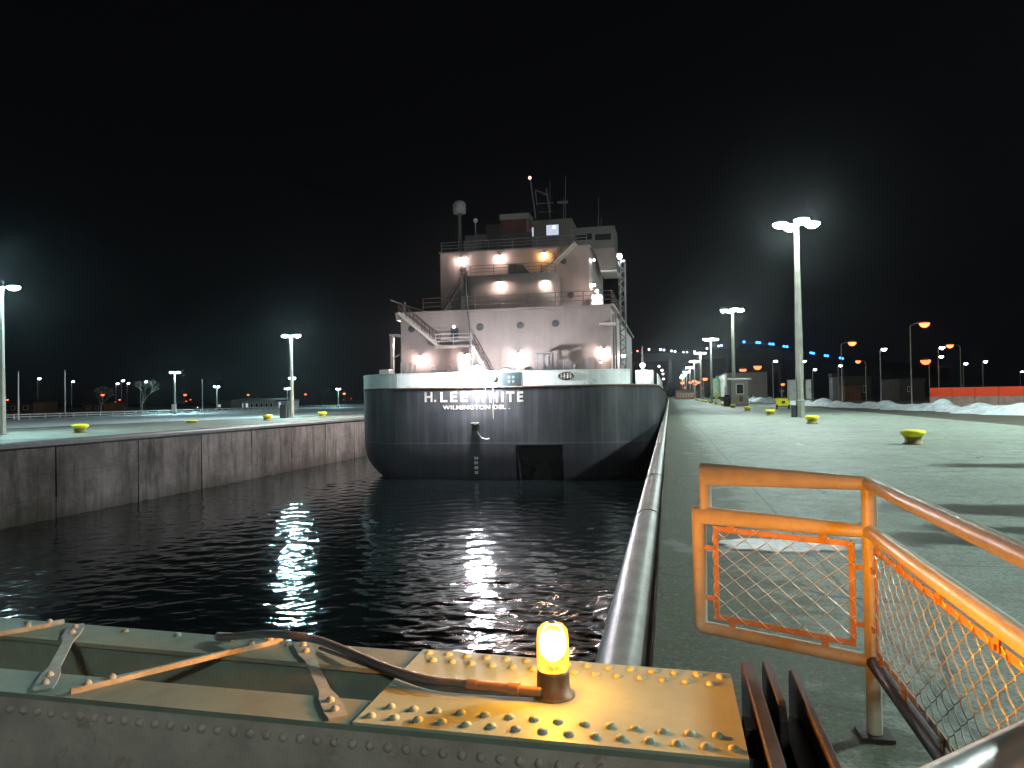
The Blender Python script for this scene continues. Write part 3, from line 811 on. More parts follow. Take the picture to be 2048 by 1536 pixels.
# booth
def booth():
    Y = 124.0
    x0, x1 = on_y(1462.5, 800, Y).x, on_y(1497, 800, Y).x
    zt = on_y(1480, 760, Y).z
    t = empty('guard_booth', ((x0+x1)/2, Y, 0)); w = x1-x0; D = 3.0
    b = MB(); b.bb(-w/2, w/2, 0, D, 0, zt)
    b.build('wall', M['booth'], t)
    b = MB(); b.slab_x([(-0.5, zt-0.02), (D+0.5, zt+0.10), (D+0.5, zt+0.34), (-0.5, zt+0.22)], -w/2-0.45, w/2+0.45); b.build('roof', M['white_paint'], t)
    wx, wz0, wz1 = 0.05, on_y(1480, 787, Y).z, on_y(1480, 769, Y).z
    f = MB()
    for (xa, xb, za, zb) in ((-0.62, 0.62, wz1, wz1+0.13), (-0.62, 0.62, wz0-0.13, wz0), (-0.62, -0.5, wz0, wz1), (0.5, 0.62, wz0, wz1)):
        f.bb(wx+xa, wx+xb, -0.06, -0.003, za, zb)
    wf = f.build('window_frame', M['white_paint'], t)
    g = MB(); g.bb(wx-0.5, wx+0.5, -0.03, -0.004, wz0, wz1); g.build('pane', M['dark_glass'], wf)
    s = MB(); s.bb(-0.1, 0.45, -0.03, -0.003, wz0-1.3, wz0-0.45); s.build('sign_panel', M['brick'], t)
    for k in range(7):
        pass
    b = MB()
    for k in range(9):
        b.bb(-w/2+0.02, w/2-0.02, -0.012, -0.002, 0.25+k*0.0, 0.29)
    b.build('skirting', M['ship_dark'], t)
    tag(t, 'small brown booth with flat pale roof and one white-framed window on the quay', 'booth')
    b = MB(); b.lathe([(0.5, 0), (0.55, 0.1), (0.55, 1.2), (0.5, 1.3)], n=14)
    o = b.build('waste_drum', M['black'], None, loc=(x0-0.6, Y+1.0, 0)); tag(o, 'dark drum standing beside the small brown booth', 'drum')
booth()

# yellow cart
def cart():
    c = on_z(1566, 818.0); t = empty('utility_cart', (c.x, c.y, 0), radians(-6))
    b = MB(); vs = [(-0.75, -0.45, 0.42), (0.75, -0.45, 0.42), (0.75, 0.9, 0.42), (-0.75, 0.9, 0.42), (-0.95, -0.6, 1.3), (0.95, -0.6, 1.3), (0.95, 1.1, 1.3), (-0.95, 1.1, 1.3)]
    b.add(vs, [(0, 1, 5, 4), (1, 2, 6, 5), (2, 3, 7, 6), (3, 0, 4, 7), (0, 3, 2, 1)]); b.build('hopper', M['yellow'], t)
    b = MB(); b.bb(-0.98, 0.98, -0.64, -0.52, 1.24, 1.34); b.bb(-0.98, 0.98, 1.0, 1.14, 1.24, 1.34); b.bb(-0.98, -0.88, -0.5, 1.0, 1.24, 1.34); b.bb(0.88, 0.98, -0.5, 1.0, 1.24, 1.34); b.build('rim', M['yellow'], t)
    b = MB(); b.bb(-0.6, 0.6, -0.4, 0.9, 1.18, 1.5); b.build('load', M['black'], t, 0.08)
    b = MB(); b.bb(-0.16, 0.24, -0.565, -0.54, 0.72, 1.02); b.build('latch_plate', M['black'], t)
    b = MB(); b.cyl((-0.1, 0.3, 1.4), (-0.1, 0.3, 2.3), 0.05); b.cyl((-0.4, 0.3, 2.28), (0.2, 0.3, 2.28), 0.04); b.build('handle', M['galv'], t)
    b = MB(); b.bb(-0.8, 0.8, -0.4, 0.9, 0.3, 0.41); b.build('chassis', M['black'], t)
    for sx in (-0.72, 0.72):
        for sy in (-0.35, 0.75):
            w = MB(); w.lathe([(0.12, -0.09), (0.27, -0.09), (0.3, -0.05), (0.3, 0.05), (0.27, 0.09), (0.12, 0.09)], (sx, sy, 0.3), 14, axis='X'); w.build('wheel', M['black'], t)
    tag(t, 'small yellow wheeled cart parked on the quay behind the nearest lamp post', 'cart')
cart()

# shed, tank, lift, truck and far buildings
def shed():
    x0 = on_y(1455, 790, 300).x; x1 = on_y(1535, 790, 300).x; z = on_y(1500, 745, 300).z
    t = empty('storage_shed', ((x0+x1)/2, 300, 0)); w = x1-x0
    b = MB(); b.bb(-w/2, w/2, 0, 52, 0, z); b.build('wall', M['pink_wall'], t)
    b = MB(); b.bb(-w/2-0.25, w/2+0.25, -0.25, 52.2, z, z+0.45); b.build('roof', M['dim_wall'], t)
    b = MB()
    for k in range(1, 8): b.bb(-w/2+k*w/8-0.05, -w/2+k*w/8+0.05, -0.05, 0, 0, z)
    b.build('seam', M['pink_wall'], t)
    b = MB(); b.bb(-w/2-0.12, -w/2-0.01, 0.3, 51.5, 0.1, z-0.3); b.build('side_cladding', M['white_paint'], t)
    b = MB(); b.bb(-w/2-0.2, -w/2-0.13, 6, 14, 0.0, 5.0); b.build('door', M['booth'], t)
    tag(t, 'plain pinkish windowless shed with a pale side wall, behind the booth', 'shed')
    x0, x1 = on_y(1424, 790, 340).x, on_y(1441, 790, 340).x
    t = empty('storage_tank', ((x0+x1)/2, 340, 0)); r = (x1-x0)/2
    b = MB(); b.lathe([(r, 0), (r, 8.2), (r*0.8, 8.8), (0.01, 9.1)], n=20); b.build('shell', M['green_wall'], t)
    b = MB(); b.cyl((0.3, -0.2, 8.9), (0.3, -0.2, 10.2), 0.35); b.build('vent', M['green_wall'], t)
    tag(t, 'pale green tank beside the pinkish shed, with a stub vent on top', 'tank')
shed()
def lift():
    c = on_y(1432, 790, 300); t = empty('boom_lift', (c.x, 298, 0))
    b = MB(); b.bb(-1.7, 1.7, -1, 1, 0.6, 1.9); b.build('chassis', M['yellow'], t, 0.1)
    for sx in (-1.2, 1.2):
        for sy in (-1.1, 1.1):
            w = MB(); w.lathe([(0.2, -0.2), (0.5, -0.2), (0.55, -0.1), (0.55, 0.1), (0.5, 0.2), (0.2, 0.2)], (sx, sy, 0.55), 14, axis='Y'); w.build('wheel', M['black'], t)
    b = MB(); b.beam((1.0, 0, 1.9), (-0.6, 0, 4.8), 0.35, 0.4); b.beam((-0.6, 0, 4.8), (0.2, 0, 6.2), 0.3, 0.3); b.build('boom_arm', M['yellow'], t)
    b = MB()
    for x in (-0.5, 0.9):
        for y in (-0.5, 0.5): b.cyl((x, y, 6.1), (x, y, 7.3), 0.06)
    b.bb(-0.55, 0.95, -0.55, 0.55, 6.0, 6.12); b.bb(-0.55, 0.95, -0.56, -0.48, 7.2, 7.3); b.bb(-0.55, 0.95, 0.48, 0.56, 7.2, 7.3); b.build('basket', M['yellow'], t)
    tag(t, 'yellow lifting machine standing in front of the pale green tank', 'lift')
lift()
def truck(c, rz, paintm, label):
    t = empty('pickup_truck', c, rz)
    b = MB(); b.slab_y([(-2.6, 0.55), (2.6, 0.55), (2.65, 1.05), (1.3, 1.15), (0.75, 1.75), (-0.75, 1.78), (-0.95, 1.15), (-2.65, 1.15)], -0.92, 0.92); b.build('body', paintm, t, 0.06)
    b = MB(); b.slab_y([(1.12, 1.2), (0.68, 1.68), (-0.68, 1.7), (-0.82, 1.2)], -0.935, 0.935); b.build('window', M['dark_glass'], t)
    for sx in (-1.65, 1.65):
        for sy in (-0.85, 0.85):
            w = MB(); w.lathe([(0.15, -0.12), (0.36, -0.12), (0.4, -0.06), (0.4, 0.06), (0.36, 0.12), (0.15, 0.12)], (sx, sy, 0.4), 16, axis='Y'); wh = w.build('wheel', M['black'], t)
            r = MB(); r.lathe([(0.001, -0.135), (0.2, -0.13), (0.22, -0.10)], (sx, sy, 0.4), 12, axis='Y'); r.lathe([(0.22, 0.10), (0.2, 0.13), (0.001, 0.135)], (sx, sy, 0.4), 12, axis='Y'); r.build('rim', M['galv'], wh)
    for sy in (-0.68, 0.68):
        h = MB(); h.bb(2.6, 2.68, sy-0.16, sy+0.16, 0.75, 0.95); h.build('headlight', M['white_paint'], t)
        h = MB(); h.bb(-2.7, -2.63, sy-0.1, sy+0.1, 0.75, 1.05); h.build('tail_light', M['funnel'], t)
    b = MB(); b.bb(2.62, 2.72, -0.9, 0.9, 0.5, 0.68); b.bb(-2.75, -2.64, -0.9, 0.9, 0.5, 0.66); b.build('bumper', M['galv'], t)
    tag(t, label, 'truck'); return t
c = on_y(1448, 797, 235); truck((c.x+1.0, 235, 0), radians(8), M['ship_dark'], 'dark pickup truck parked between the booth and the pale shed side')
def plain_building(px0, px1, ytop, Y, D, mat, label, cat='building', win=(), roofm='roof', pitched=False, lit=False):
    x0, x1 = on_y(px0, 790, Y).x, on_y(px1, 790, Y).x; z = max(2.4, on_y((px0+px1)/2, ytop, Y).z); w = x1-x0
    t = empty('low_building', ((x0+x1)/2, Y, 0))
    b = MB(); b.bb(-w/2, w/2, 0, D, 0, z*0.86); b.build('wall', mat, t)
    b = MB()
    if pitched: b.slab_x([(-0.8, z*0.84), (D/2, z*1.08), (D+0.8, z*0.84)], -w/2-0.8, w/2+0.8)
    else: b.bb(-w/2-0.2, w/2+0.2, -0.2, D+0.2, z*0.86, z)
    b.build('roof', M[roofm], t)
    for u0, u1, v0, v1, litw in win:
        f = MB(); f.bb(-w/2+w*u0, -w/2+w*u1, -0.07, -0.01, z*v0, z*v1); wi = f.build('window', M['white_paint'], t)
        g = MB(); dx = (u1-u0)*w*0.12
        g.bb(-w/2+w*u0+dx, -w/2+w*u1-dx, -0.09, -0.071, z*v0+0.1, z*v1-0.1); g.build('pane', M['lit_win'] if litw else M['dark_glass'], wi)
    tag(t, label, cat); return t
plain_building(1690, 1742, 752, 210, 14, M['dim_wall'], 'dim brown flat-roofed building left of the tallest orange street light', win=[(0.08, 0.2, 0.3, 0.6, 0), (0.7, 0.8, 0.3, 0.6, 0)])
plain_building(1666, 1676, 747, 190, 4, M['box_grey'], 'narrow pale kiosk beside the dim brown building', 'kiosk')
plain_building(1690, 1722, 766, 195, 8, M['brick'], 'low tan annex lit orange in front of the dim brown building')
plain_building(1800, 1850, 757, 170, 14, M['dim_wall'], 'dark reddish building behind the end of the orange barrier', win=[(0.3, 0.4, 0.4, 0.65, 0)])
plain_building(1351, 1392, 780, 330, 8, M['brick'], 'low orange-lit block at the far end of the quay', win=[(0.1+0.15*k, 0.18+0.15*k, 0.25, 0.6, 0) for k in range(6)])
plain_building(18, 66, 802, 165, 8, M['brick'], 'low building glowing orange across the lock, nearest the edge', pitched=True, win=[(0.1, 0.25, 0.25, 0.6, 0), (0.6, 0.8, 0.25, 0.6, 0)])
plain_building(165, 208, 805, 175, 8, M['brick'], 'low building with an orange-lit end behind the bare trees', win=[(0.2, 0.35, 0.25, 0.6, 0), (0.6, 0.75, 0.25, 0.6, 0)])
plain_building(467, 552, 798, 170, 10, M['booth'], 'low pavilion with pitched roof and pale windows across the lock', pitched=True, win=[(0.06+0.115*k, 0.12+0.115*k, 0.2, 0.62, 1 if k in (1, 2) else 0) for k in range(8)])
plain_building(433, 462, 810, 165, 6, M['dim_wall'], 'small dark hut between the far lamp post and the pavilion', win=[(0.1, 0.3, 0.3, 0.6, 1)])
plain_building(553, 574, 801, 168, 6, M['booth'], 'small hut with a bright doorway beside the cabinet lamp post', win=[(0.2, 0.42, 0.1, 0.75, 1)])

# orange barrier along the road
def barrier():
    P0, P1 = Vector((31.6, 101, 0)), Vector((44.0, 93.5, 0)); d = (P1-P0).normalized(); L = (P1-P0).length
    t = empty('construction_barrier', P0, atan2(d.y, d.x))
    b = MB(); n = 6
    for k in range(n): b.bb(L*k/n+0.02, L*(k+1)/n-0.02, -0.05, 0.05, 1.28, 2.38)
    b.build('board', M['orange'], t, 0.015)
    b = MB()
    for k in range(n): b.slab_x([(-0.32, 0), (0.32, 0), (0.32, 0.2), (0.16, 0.45), (0.11, 1.27), (-0.11, 1.27), (-0.16, 0.45), (-0.32, 0.2)], L*k/n+0.03, L*(k+1)/n-0.03)
    b.build('concrete_base', M['barrier_base'], t)
    for k in range(n+1):
        b = MB(); b.bb(L*k/n-0.05, L*k/n+0.05, 0.051, 0.12, 1.28, 2.4); b.build('post', M['dim_wall'], t)
    tag(t, 'long bright orange boarded barrier standing behind the snow bank', 'barrier')
barrier()

# guard rail across the lock
def guard_rail():
    t = empty('guard_rail', (0, 0, 0))
    pts = [Vector((-88, 70, 0)), Vector((-86, 84, 0)), Vector((-83.5, 112, 0)), Vector((-83.5, 186, 0)), Vector((-84, 330, 0))]
    b = MB(); p = MB()
    for a, c in zip(pts[:-1], pts[1:]):
        n = int((c-a).length/2.2)
        for i in range(n):
            q = a.lerp(c, i/n); p.cyl(q, q+Vector((0, 0, 0.75)), 0.06, n=6)
        for h in (0.42, 0.74): b.tube([a+Vector((0, 0, h)), c+Vector((0, 0, h))], 0.055, 6)
    b.build('rail', M['white_paint'], t); p.build('post', M['white_paint'], t)
    tag(t, 'low white pipe guard rail along the back of the snow sheet', 'guard rail')
guard_rail()
# flagpoles
for px, yt, yb, lab in ((37, 745, 840, 'pale flagpole in front of the glowing low building'), (130, 743, 838, 'slim bare flagpole left of the small bare tree'),
                    (405, 760, 826, 'slim grey pole just past the snow heap'), (281, 765, 827, 'dark slim pole left of the twin post with white box')):
    c = on_z(px, yb); h = on_y(px, yt, c.y).z
    t = empty('flagpole', c)
    b = MB(); b.lathe([(0.16, 0), (0.16, 0.2), (0.11, 0.22), (0.07, h)], n=10); b.build('pole', M['white_paint'] if px == 37 else M['galv'], t)
    b = MB(); b.ball((0, 0, h+0.08), 0.12, 8, 5); b.build('finial', M['galv'], t)
    tag(t, lab, 'flagpole', 'bare poles across the lock')

def bare_tree(c, h, seed, label, spread=1.0):
    r = random.Random(seed); t = empty('bare_tree', c)
    tr, cr = MB(), MB()
    def grow(p, d, L, rad, lev):
        q = p + d*L*0.5 + Vector((r.uniform(-1, 1), r.uniform(-1, 1), 0.3))*L*0.06
        e = p + d*L
        (tr if lev == 0 else cr).tube([p, q, e], [max(rad, 0.012), max(rad*0.82, 0.011), max(rad*0.65, 0.01)], 6 if lev < 2 else 4, caps=False)
        if lev >= 6: return
        for k in range(r.choice([2, 3, 3]) if lev < 5 else 3):
            a = r.uniform(0, 2*pi); sp = r.uniform(0.35, 0.85)*spread
            nd_ = (d + Vector((cos(a)*sp, sin(a)*sp, r.uniform(-0.1, 0.25)))).normalized()
            grow(e, nd_, L*r.uniform(0.6, 0.85), rad*r.uniform(0.5, 0.66), lev+1)
    grow(Vector((0, 0, 0)), Vector((0.02, 0, 1)), h*0.22, h*0.026, 0)
    tr.build('trunk', M['bark'], t); cr.build('crown', M['bark'], t)
    tag(t, label, 'tree', 'bare winter trees')
c = on_z(145, 834); bare_tree((c.x, c.y+6, 0), 7.5, 3, 'small bare tree with spreading branches, right of the slim flagpole')
c = on_z(213, 833); bare_tree((c.x, c.y+8, 0), 8.5, 9, 'thick-trunked bare tree under the very bright white lamp')
c = on_y(75, 800, 190); bare_tree((c.x, 190, 0), 11, 14, 'faint bare tree behind the glowing low building', 1.2)
c = on_y(520, 800, 210); bare_tree((c.x, 210, 0), 10, 21, 'faint bare tree behind the low pavilion', 1.2)
c = on_y(640, 800, 230); bare_tree((c.x, 230, 0), 11, 25, 'faint bare tree between the pavilion and the ship', 1.2)

# distant bridge with its lamps
def bridge():
    Y = 850.0
    white = [(1262, 706), (1298, 699), (1321, 699), (1328, 700), (1343, 702), (1350, 703), (1367, 705), (1374, 705), (1389, 703), (1414, 697), (1437, 692), (1443, 691)]
    blue = [(1488, 684), (1514, 685), (1519, 685.5), (1540, 688), (1546, 688.5), (1568, 693), (1574, 693.5), (1622, 706), (1627, 707), (1650, 711.5), (1655, 712), (1680, 716), (1685, 717)]
    t = empty('arch_bridge', on_y(1480, 790, Y) * 1.0); base = t.location.copy(); base.z = 0; t.location = base
    def loc(px, py): return on_y(px, py, Y) - base
    b = MB()
    deck = [loc(1100, 735), loc(1262, 716), loc(1389, 712), loc(1440, 708), loc(1500, 706), loc(1560, 708), loc(1622, 716), loc(1700, 724), loc(1900, 745)]
    for p, q in zip(deck[:-1], deck[1:]): b.beam(p, q, 1.6, 9.0, up=(0, 0, 1))
    b.build('deck', M['roof'], t)
    a = MB()
    arc = [loc(1462, 706)] + [loc(px, py+3) for px, py in blue[::2]] + [loc(1690, 722)]
    a.tube(arc, 0.9, 6)
    for p in arc[1:-1]:
        k = min(range(len(deck)-1), key=lambda i: abs((deck[i].x+deck[i+1].x)/2-p.x)); u = (p.x-deck[k].x)/(deck[k+1].x-deck[k].x)
        a.tube([p, deck[k].lerp(deck[k+1], u)], 0.4, 4)
    a.build('arch', M['roof'], t)
    for px in (1180, 1262, 1340, 1400, 1455, 1560, 1700, 1800):
        q = loc(px, 712); k = max(i for i in range(len(deck)-1) if deck[i].x <= q.x); u = (q.x-deck[k].x)/(deck[k+1].x-deck[k].x)
        z = deck[k].lerp(deck[k+1], u).z
        pr = MB(); pr.bb(q.x-1.6, q.x+1.6, -3, 3, 0, z-0.8); pr.build('pier', M['dim_wall'], t)
    for lst, mt in ((white, 'br_white'), (blue, 'br_blue')):
        for px, py in lst:
            l = MB(); p = loc(px, py); l.ball(p, 1.15 if mt == 'br_white' else 1.5, 8, 5)
            ln = l.build('bridge_lamp', M[mt], t)
            s = MB(); s.cyl((p.x, p.y, p.z-8), (p.x, p.y, p.z-0.8), 0.2, n=5); s.build('stem', M['roof'], ln)
    for px, py in ((1275, 702), (1262, 699)):
        l = MB(); l.ball(loc(px, py), 0.8, 8, 5); l.build('warning_lamp', M['red_lamp'], t)
    tag(t, 'distant dark arch bridge strung with white lamps and blue lamps', 'bridge')
bridge()

# ================================================================== SHIP
def ship():
    YS = 58.0; XA, XB = -27.1, -0.95; ZD = 2.9
    S = on_y
    T = empty('cargo_ship', ((XA+XB)/2, YS, ZW)); T.location = (0, 0, 0)
    tag(T, 'dark-hulled freighter seen from astern in the lock, white bulwark and floodlit cream deckhouse', 'ship')
    P = lambda b, name, mat, parent=T, bev=0.0: b.build(name, M[mat] if isinstance(mat, str) else mat, parent, bev)
    rx, ry = 5.2, 7.5
    ha, hb = S(1031, 890, YS).x, S(1125, 890, YS).x; hz = S(1077, 890, YS).z
    def outline(d, flat):
        xa, xb, ys = XA+d, XB-d, YS+d*0.25
        rx = max(0.3, 5.2-0.95*d)
        pts = [(xa, 262.0), (xa, 200.0), (xa, 140.0), (xa, 100.0), (xa, 80.0)]
        na = 12
        for i in range(na+1):
            a = pi/2*i/na; pts.append((xa+rx-rx*cos(a), ys+ry-ry*sin(a)))
        for x in flat:
            pts.append((x, ys))
        for i in range(na+1):
            a = pi/2*(1-i/na); pts.append((xb-rx+rx*cos(a), ys+ry-ry*sin(a)))
        pts += [(xb, 80.0), (xb, 100.0), (xb, 140.0), (xb, 200.0), (xb, 262.0)]
        # bow
        for i in range(1, 8):
            a = pi*i/8; pts.append(((xa+xb)/2+(xb-xa)/2*cos(a), 262+10*sin(a)))
        return pts
    flat = sorted([XA+rx+1.5+k*1.3 for k in range(10) if XA+rx+1.5+k*1.3 < XB-rx-0.6 and abs(XA+rx+1.5+k*1.3-ha) > 0.5 and abs(XA+rx+1.5+k*1.3-hb) > 0.5] + [ha, hb])
    rows = [(ZD, 0), (1.4, 0), (0, 0.0), (hz, 0.02), (-2.2, 0.06), (-2.8, 0.18), (-3.3, 0.42), (-3.8, 0.8), (-4.2, 1.25), (-4.6, 1.85), (-5.2, 3.4), (-6.2, 6.5)]
    rings = [[(x, y, z) for x, y in outline(d, flat)] for z, d in rows]
    n = len(rings[0]); i_h = 5+13+flat.index(ha)
    b = MB(); vs = [p for r in rings for p in r]
    fs = []
    for r in range(len(rings)-1):
        for i in range(n):
            if i_h <= i < i_h+(flat.index(hb)-flat.index(ha)) and rows[r][0] <= hz+1e-6 and rows[r][0] > -5.0: continue
            fs.append((r*n+i, r*n+(i+1) % n, (r+1)*n+(i+1) % n, (r+1)*n+i))
    b.add(vs, fs, True)
    P(b, 'hull', 'hull')
    b = MB(); b.add([(x, y, ZD-0.02) for x, y in outline(0.02, flat)], [tuple(range(n))]); P(b, 'deck', 'ship_grey')
    # recess in the stern and the gear inside it
    b = MB(); dpt = 3.0
    x0, x1, y0 = ha-0.02, hb+0.02, YS+0.03
    b.add([(x0, y0, hz), (x1, y0, hz), (x1, y0+dpt, hz), (x0, y0+dpt, hz), (x0+0.4, y0+0.9, -6), (x1-0.4, y0+0.9, -6), (x1, y0+dpt, -6), (x0, y0+dpt, -6)],
          [(0, 1, 2, 3), (3, 2, 6, 7), (0, 3, 7, 4), (1, 5, 6, 2)]); P(b, 'stern_recess', 'ship_dark')
    b = MB(); q = S(1082, 926, YS+2.0)
    b.slab_y([(q.x-0.5, q.z-2.5), (q.x-0.35, q.z-0.2), (q.x+0.05, q.z+0.28), (q.x+0.45, q.z+0.1), (q.x+0.75, q.z-0.6), (q.x+0.65, q.z-2.5)], YS+1.7, YS+2.3)
    b.tube([(q.x-1.55, YS+2.1, q.z+0.2), (q.x-1.0, YS+2.0, q.z-0.25), (q.x-0.2, YS+2.0, q.z-0.3), (q.x+0.7, YS+2.0, q.z-0.1), (q.x+1.4, YS+2.1, q.z+0.2)], 0.17, 8)
    b.tube([(q.x-1.3, YS+2.1, q.z-1.4), (q.x-0.7, YS+2.0, q.z-0.6), (q.x-0.3, YS+2.0, q.z-1.6)], 0.16, 8)
    P(b, 'rudder_gear', 'ship_dark', T, 0.06)
    # bulwark round the stern
    out = outline(0.0, flat); inn = outline(0.14, flat)
    i0 = 3
    i1 = max(i for i in range(18+len(flat), 5+26+len(flat)) if out[i][0] < -2.75)
    b = MB(); k = i1-i0+1
    vs = []
    for i in range(i0, i1+1):
        vs += [(*out[i], ZD+0.02), (*out[i], ZD+1.14), (*inn[i], ZD+1.14), (*inn[i], ZD+0.02)]
    fs = []
    for i in range(k-1):
        for j in range(4):
            fs.append((i*4+j, i*4+(j+1) % 4, (i+1)*4+(j+1) % 4, (i+1)*4+j))
    fs += [(0, 3, 2, 1), tuple((k-1)*4+j for j in range(4))]
    b.add(vs, fs); P(b, 'bulwark', 'white_hull')
    b = MB(); b.tube([(x+(0.03 if x > -3 else 0), y-0.02, ZD-0.06) for x, y in out[i0:5+26+len(flat)+3]], 0.085, 8); P(b, 'rubbing_strake', 'rust')
    b = MB(); b.tube([(*out[i], ZD+1.16) for i in range(i0, i1+1)], 0.05, 6); P(b, 'cap_rail', 'white_hull')
    # emblem panel on the bulwark
    xa_, xb_ = S(1003, 755, YS).x, S(1042, 755, YS).x
    b = MB(); b.bb(xa_, xb_, YS-0.035, YS-0.003, ZD-0.12, ZD+1.15); em = P(b, 'emblem_panel', 'emblem_bg')
    cx_, cz_ = (xa_+xb_)/2, ZD+0.55
    b = MB()
    for a in (45, 135, 225, 315):
        pts = []
        for (r_, da) in ((0.10, 0), (0.2, -26), (0.32, -24), (0.36, 0), (0.32, 24), (0.2, 26)):
            g = radians(a+da); pts.append((cx_+r_*cos(g), cz_+r_*sin(g)))
        b.slab_y(pts, YS-0.055, YS-0.036)
    P(b, 'emblem', 'emblem_fg', em)
    # oval chock with rollers
    q = S(1132, 752, YS)
    b = MB(); b.tube([(q.x+0.47*cos(a)*(1+0.25*abs(cos(a))), YS-0.03, q.z+0.28*sin(a)) for a in [2*pi*i/28 for i in range(29)]], 0.055, 8); ch = P(b, 'mooring_chock', 'rust')
    b = MB(); pts = [(q.x+0.50*cos(2*pi*i/24)*(1+0.15*abs(cos(2*pi*i/24))), q.z+0.26*sin(2*pi*i/24)) for i in range(24)]
    b.slab_y(pts, YS-0.02, YS-0.004); P(b, 'chock_opening', 'ship_dark', ch)
    b = MB()
    for dx in (-0.36, -0.12, 0.13, 0.37): b.cyl((q.x+dx, YS-0.06, q.z-0.2), (q.x+dx, YS-0.06, q.z+0.2), 0.06, n=8)
    b.bb(q.x-0.5, q.x+0.5, YS-0.055, YS-0.025, q.z-0.035, q.z+0.035); P(b, 'chock_roller', 'letter', ch)
    q = S(1243, 757, YS+1.9)
    b = MB(); b.lathe([(0.001, -0.07), (0.16, -0.06), (0.18, 0.0)], (q.x-0.1, YS+1.58, q.z), 14, axis='Y'); P(b, 'scupper', 'ship_dark')
    # round plate on an arm under the floodlight
    q = S(990, 760, YS-0.6)
    b = MB(); b.lathe([(0.001, -0.03), (0.3, -0.03), (0.3, 0.03), (0.001, 0.03)], (q.x, YS-0.55, q.z+0.05), 20, axis='Y')
    b.tube([(q.x+0.05, YS-0.5, q.z-0.2), (q.x+0.2, YS-0.2, q.z-0.5), (q.x+0.45, YS-0.02, q.z-0.62)], 0.035, 6); P(b, 'round_plate', 'ship_grey')
    # hanging lines
    b = MB(); q = S(985, 772, YS); r_ = S(987, 838, YS)
    b.tube([(q.x, YS-0.08, q.z), (q.x+0.14, YS-0.06, q.z-0.8), (q.x+0.02, YS-0.06, q.z-1.7), (r_.x, YS-0.05, r_.z)], 0.02, 5)
    q2 = S(971, 772, YS); b.tube([(q2.x, YS-0.08, q2.z), (q2.x+0.02, YS-0.06, q2.z-1.0)], 0.022, 5)
    P(b, 'hanging_rope', 'letter')
    # writing
    y_ = YS-0.012
    q0, q1 = S(848, 795, YS), S(1047, 792, YS); hgt = 0.78
    for body, pxa, pxb, nm in (('H.', 849, 871, 'ship_name'),):
        pass
    words = [('H.', 849, 872), ('LEE', 880, 934), ('WHITE', 946, 1047)]
    for body, pa, pb in words:
        xa2, xb2 = S(pa, 794, YS).x, S(pb, 794, YS).x
        text_obj('name_lettering', body, 1.12, M['letter'], T, Vector(((xa2+xb2)/2, y_, S((pa+pb)/2, 795, YS).z)), 0.03, 1.35 if len(body) > 2 else 1.1, 0.008, width=xb2-xa2)
    xa2, xb2 = S(886, 815, YS).x, S(1020, 815, YS).x
    text_obj('port_lettering', 'WILMINGTON DEL .', 0.46, M['letter'], T, Vector(((xa2+xb2)/2, y_, S(952, 815, YS).z)), 0.012, 1.1, 0.008, width=xb2-xa2)
    for k, s in enumerate(('24', '23', '22', '21')):
        q = S(952, 916.5+9.7*k, YS)
        text_obj('draught_mark', s, 0.28, M['letter'], T, Vector((q.x, YS+0.02+0.02*k if k < 2 else YS+0.06+0.13*(k-2), q.z)), 0.01, 1.15, 0.05)
    b = MB()
    for k in range(7):
        px = 1249-0.9*k; q = S(px, 882+6.8*k, YS+3.2)
        b.box((q.x, YS+2.0+0.18*max(0, k-4), q.z), (0.09, 0.3, 0.14))
    P(b, 'quarter_mark', 'letter')
    # fairlead under the floodlight
    q = S(952, 847, YS)
    b = MB(); b.bb(q.x-0.3, q.x+0.3, YS-0.55, YS-0.002, q.z-0.12, q.z+0.0); b.lathe([(0.26, -0.25), (0.3, -0.1), (0.22, 0.05)], (q.x, YS-0.32, q.z+0.05), 12)
    b.bb(q.x-0.22, q.x+0.22, YS-0.35, YS-0.002, q.z-0.55, q.z-0.12); P(b, 'stern_bracket', 'ship_dark', T, 0.02)
    b = MB(); b.bb(q.x-0.28, q.x+0.28, YS-0.56, YS-0.1, q.z+0.03, q.z+0.1); P(b, 'bracket_cap', 'white_paint')
    b = MB(); b.tube([(q.x+0.15, YS-0.3, q.z-0.5), (q.x+0.25, YS-0.28, q.z-0.8), (q.x+0.5, YS-0.26, q.z-1.12), (q.x+0.85, YS-0.2, q.z-1.24), (q.x+1.1, YS-0.12, q.z-1.2)], 0.035, 6); P(b, 'bracket_rope', 'letter')

    # ---- deckhouse tiers
    H1Y = 66.0; a1, c1 = S(802, 700, H1Y).x, S(1222, 700, H1Y).x; z1 = S(1000, 621, H1Y).z
    b = MB(); b.bb(a1, c1, H1Y, 104, ZD, z1); P(b, 'lower_deckhouse', 'house')
    b = MB(); b.bb(a1-0.45, c1+0.35, H1Y-0.25, 104.3, z1, z1+0.16); b.slab_x([(H1Y-0.2, z1-0.001), (H1Y+6, z1-0.001), (H1Y+6, z1-1.0), (H1Y-0.1, z1-0.5)], a1-0.42, a1-0.04); P(b, 'boat_deck', 'house')
    b = MB()
    for px in (880, 1000, 1100): 
        x = S(px, 700, H1Y).x; b.bb(x-0.02, x+0.02, H1Y-0.015, H1Y, ZD, z1)
    b.bb(a1, c1, H1Y-0.02, H1Y, z1-3.2, z1-3.14); P(b, 'plate_seam', 'house')
    H2Y = 74.0; a2, c2 = S(881, 540, H2Y).x, S(1178, 540, H2Y).x; z2 = S(1030, 499, H2Y).z
    b = MB(); b.bb(a2, c2, H2Y, 90, z1+0.16, z2); P(b, 'upper_deckhouse', 'house')
    b = MB(); b.bb(a2-0.12, c2+0.12, H2Y-0.12, 90.2, z2, z2+0.12); P(b, 'bridge_deck', 'house_dim')
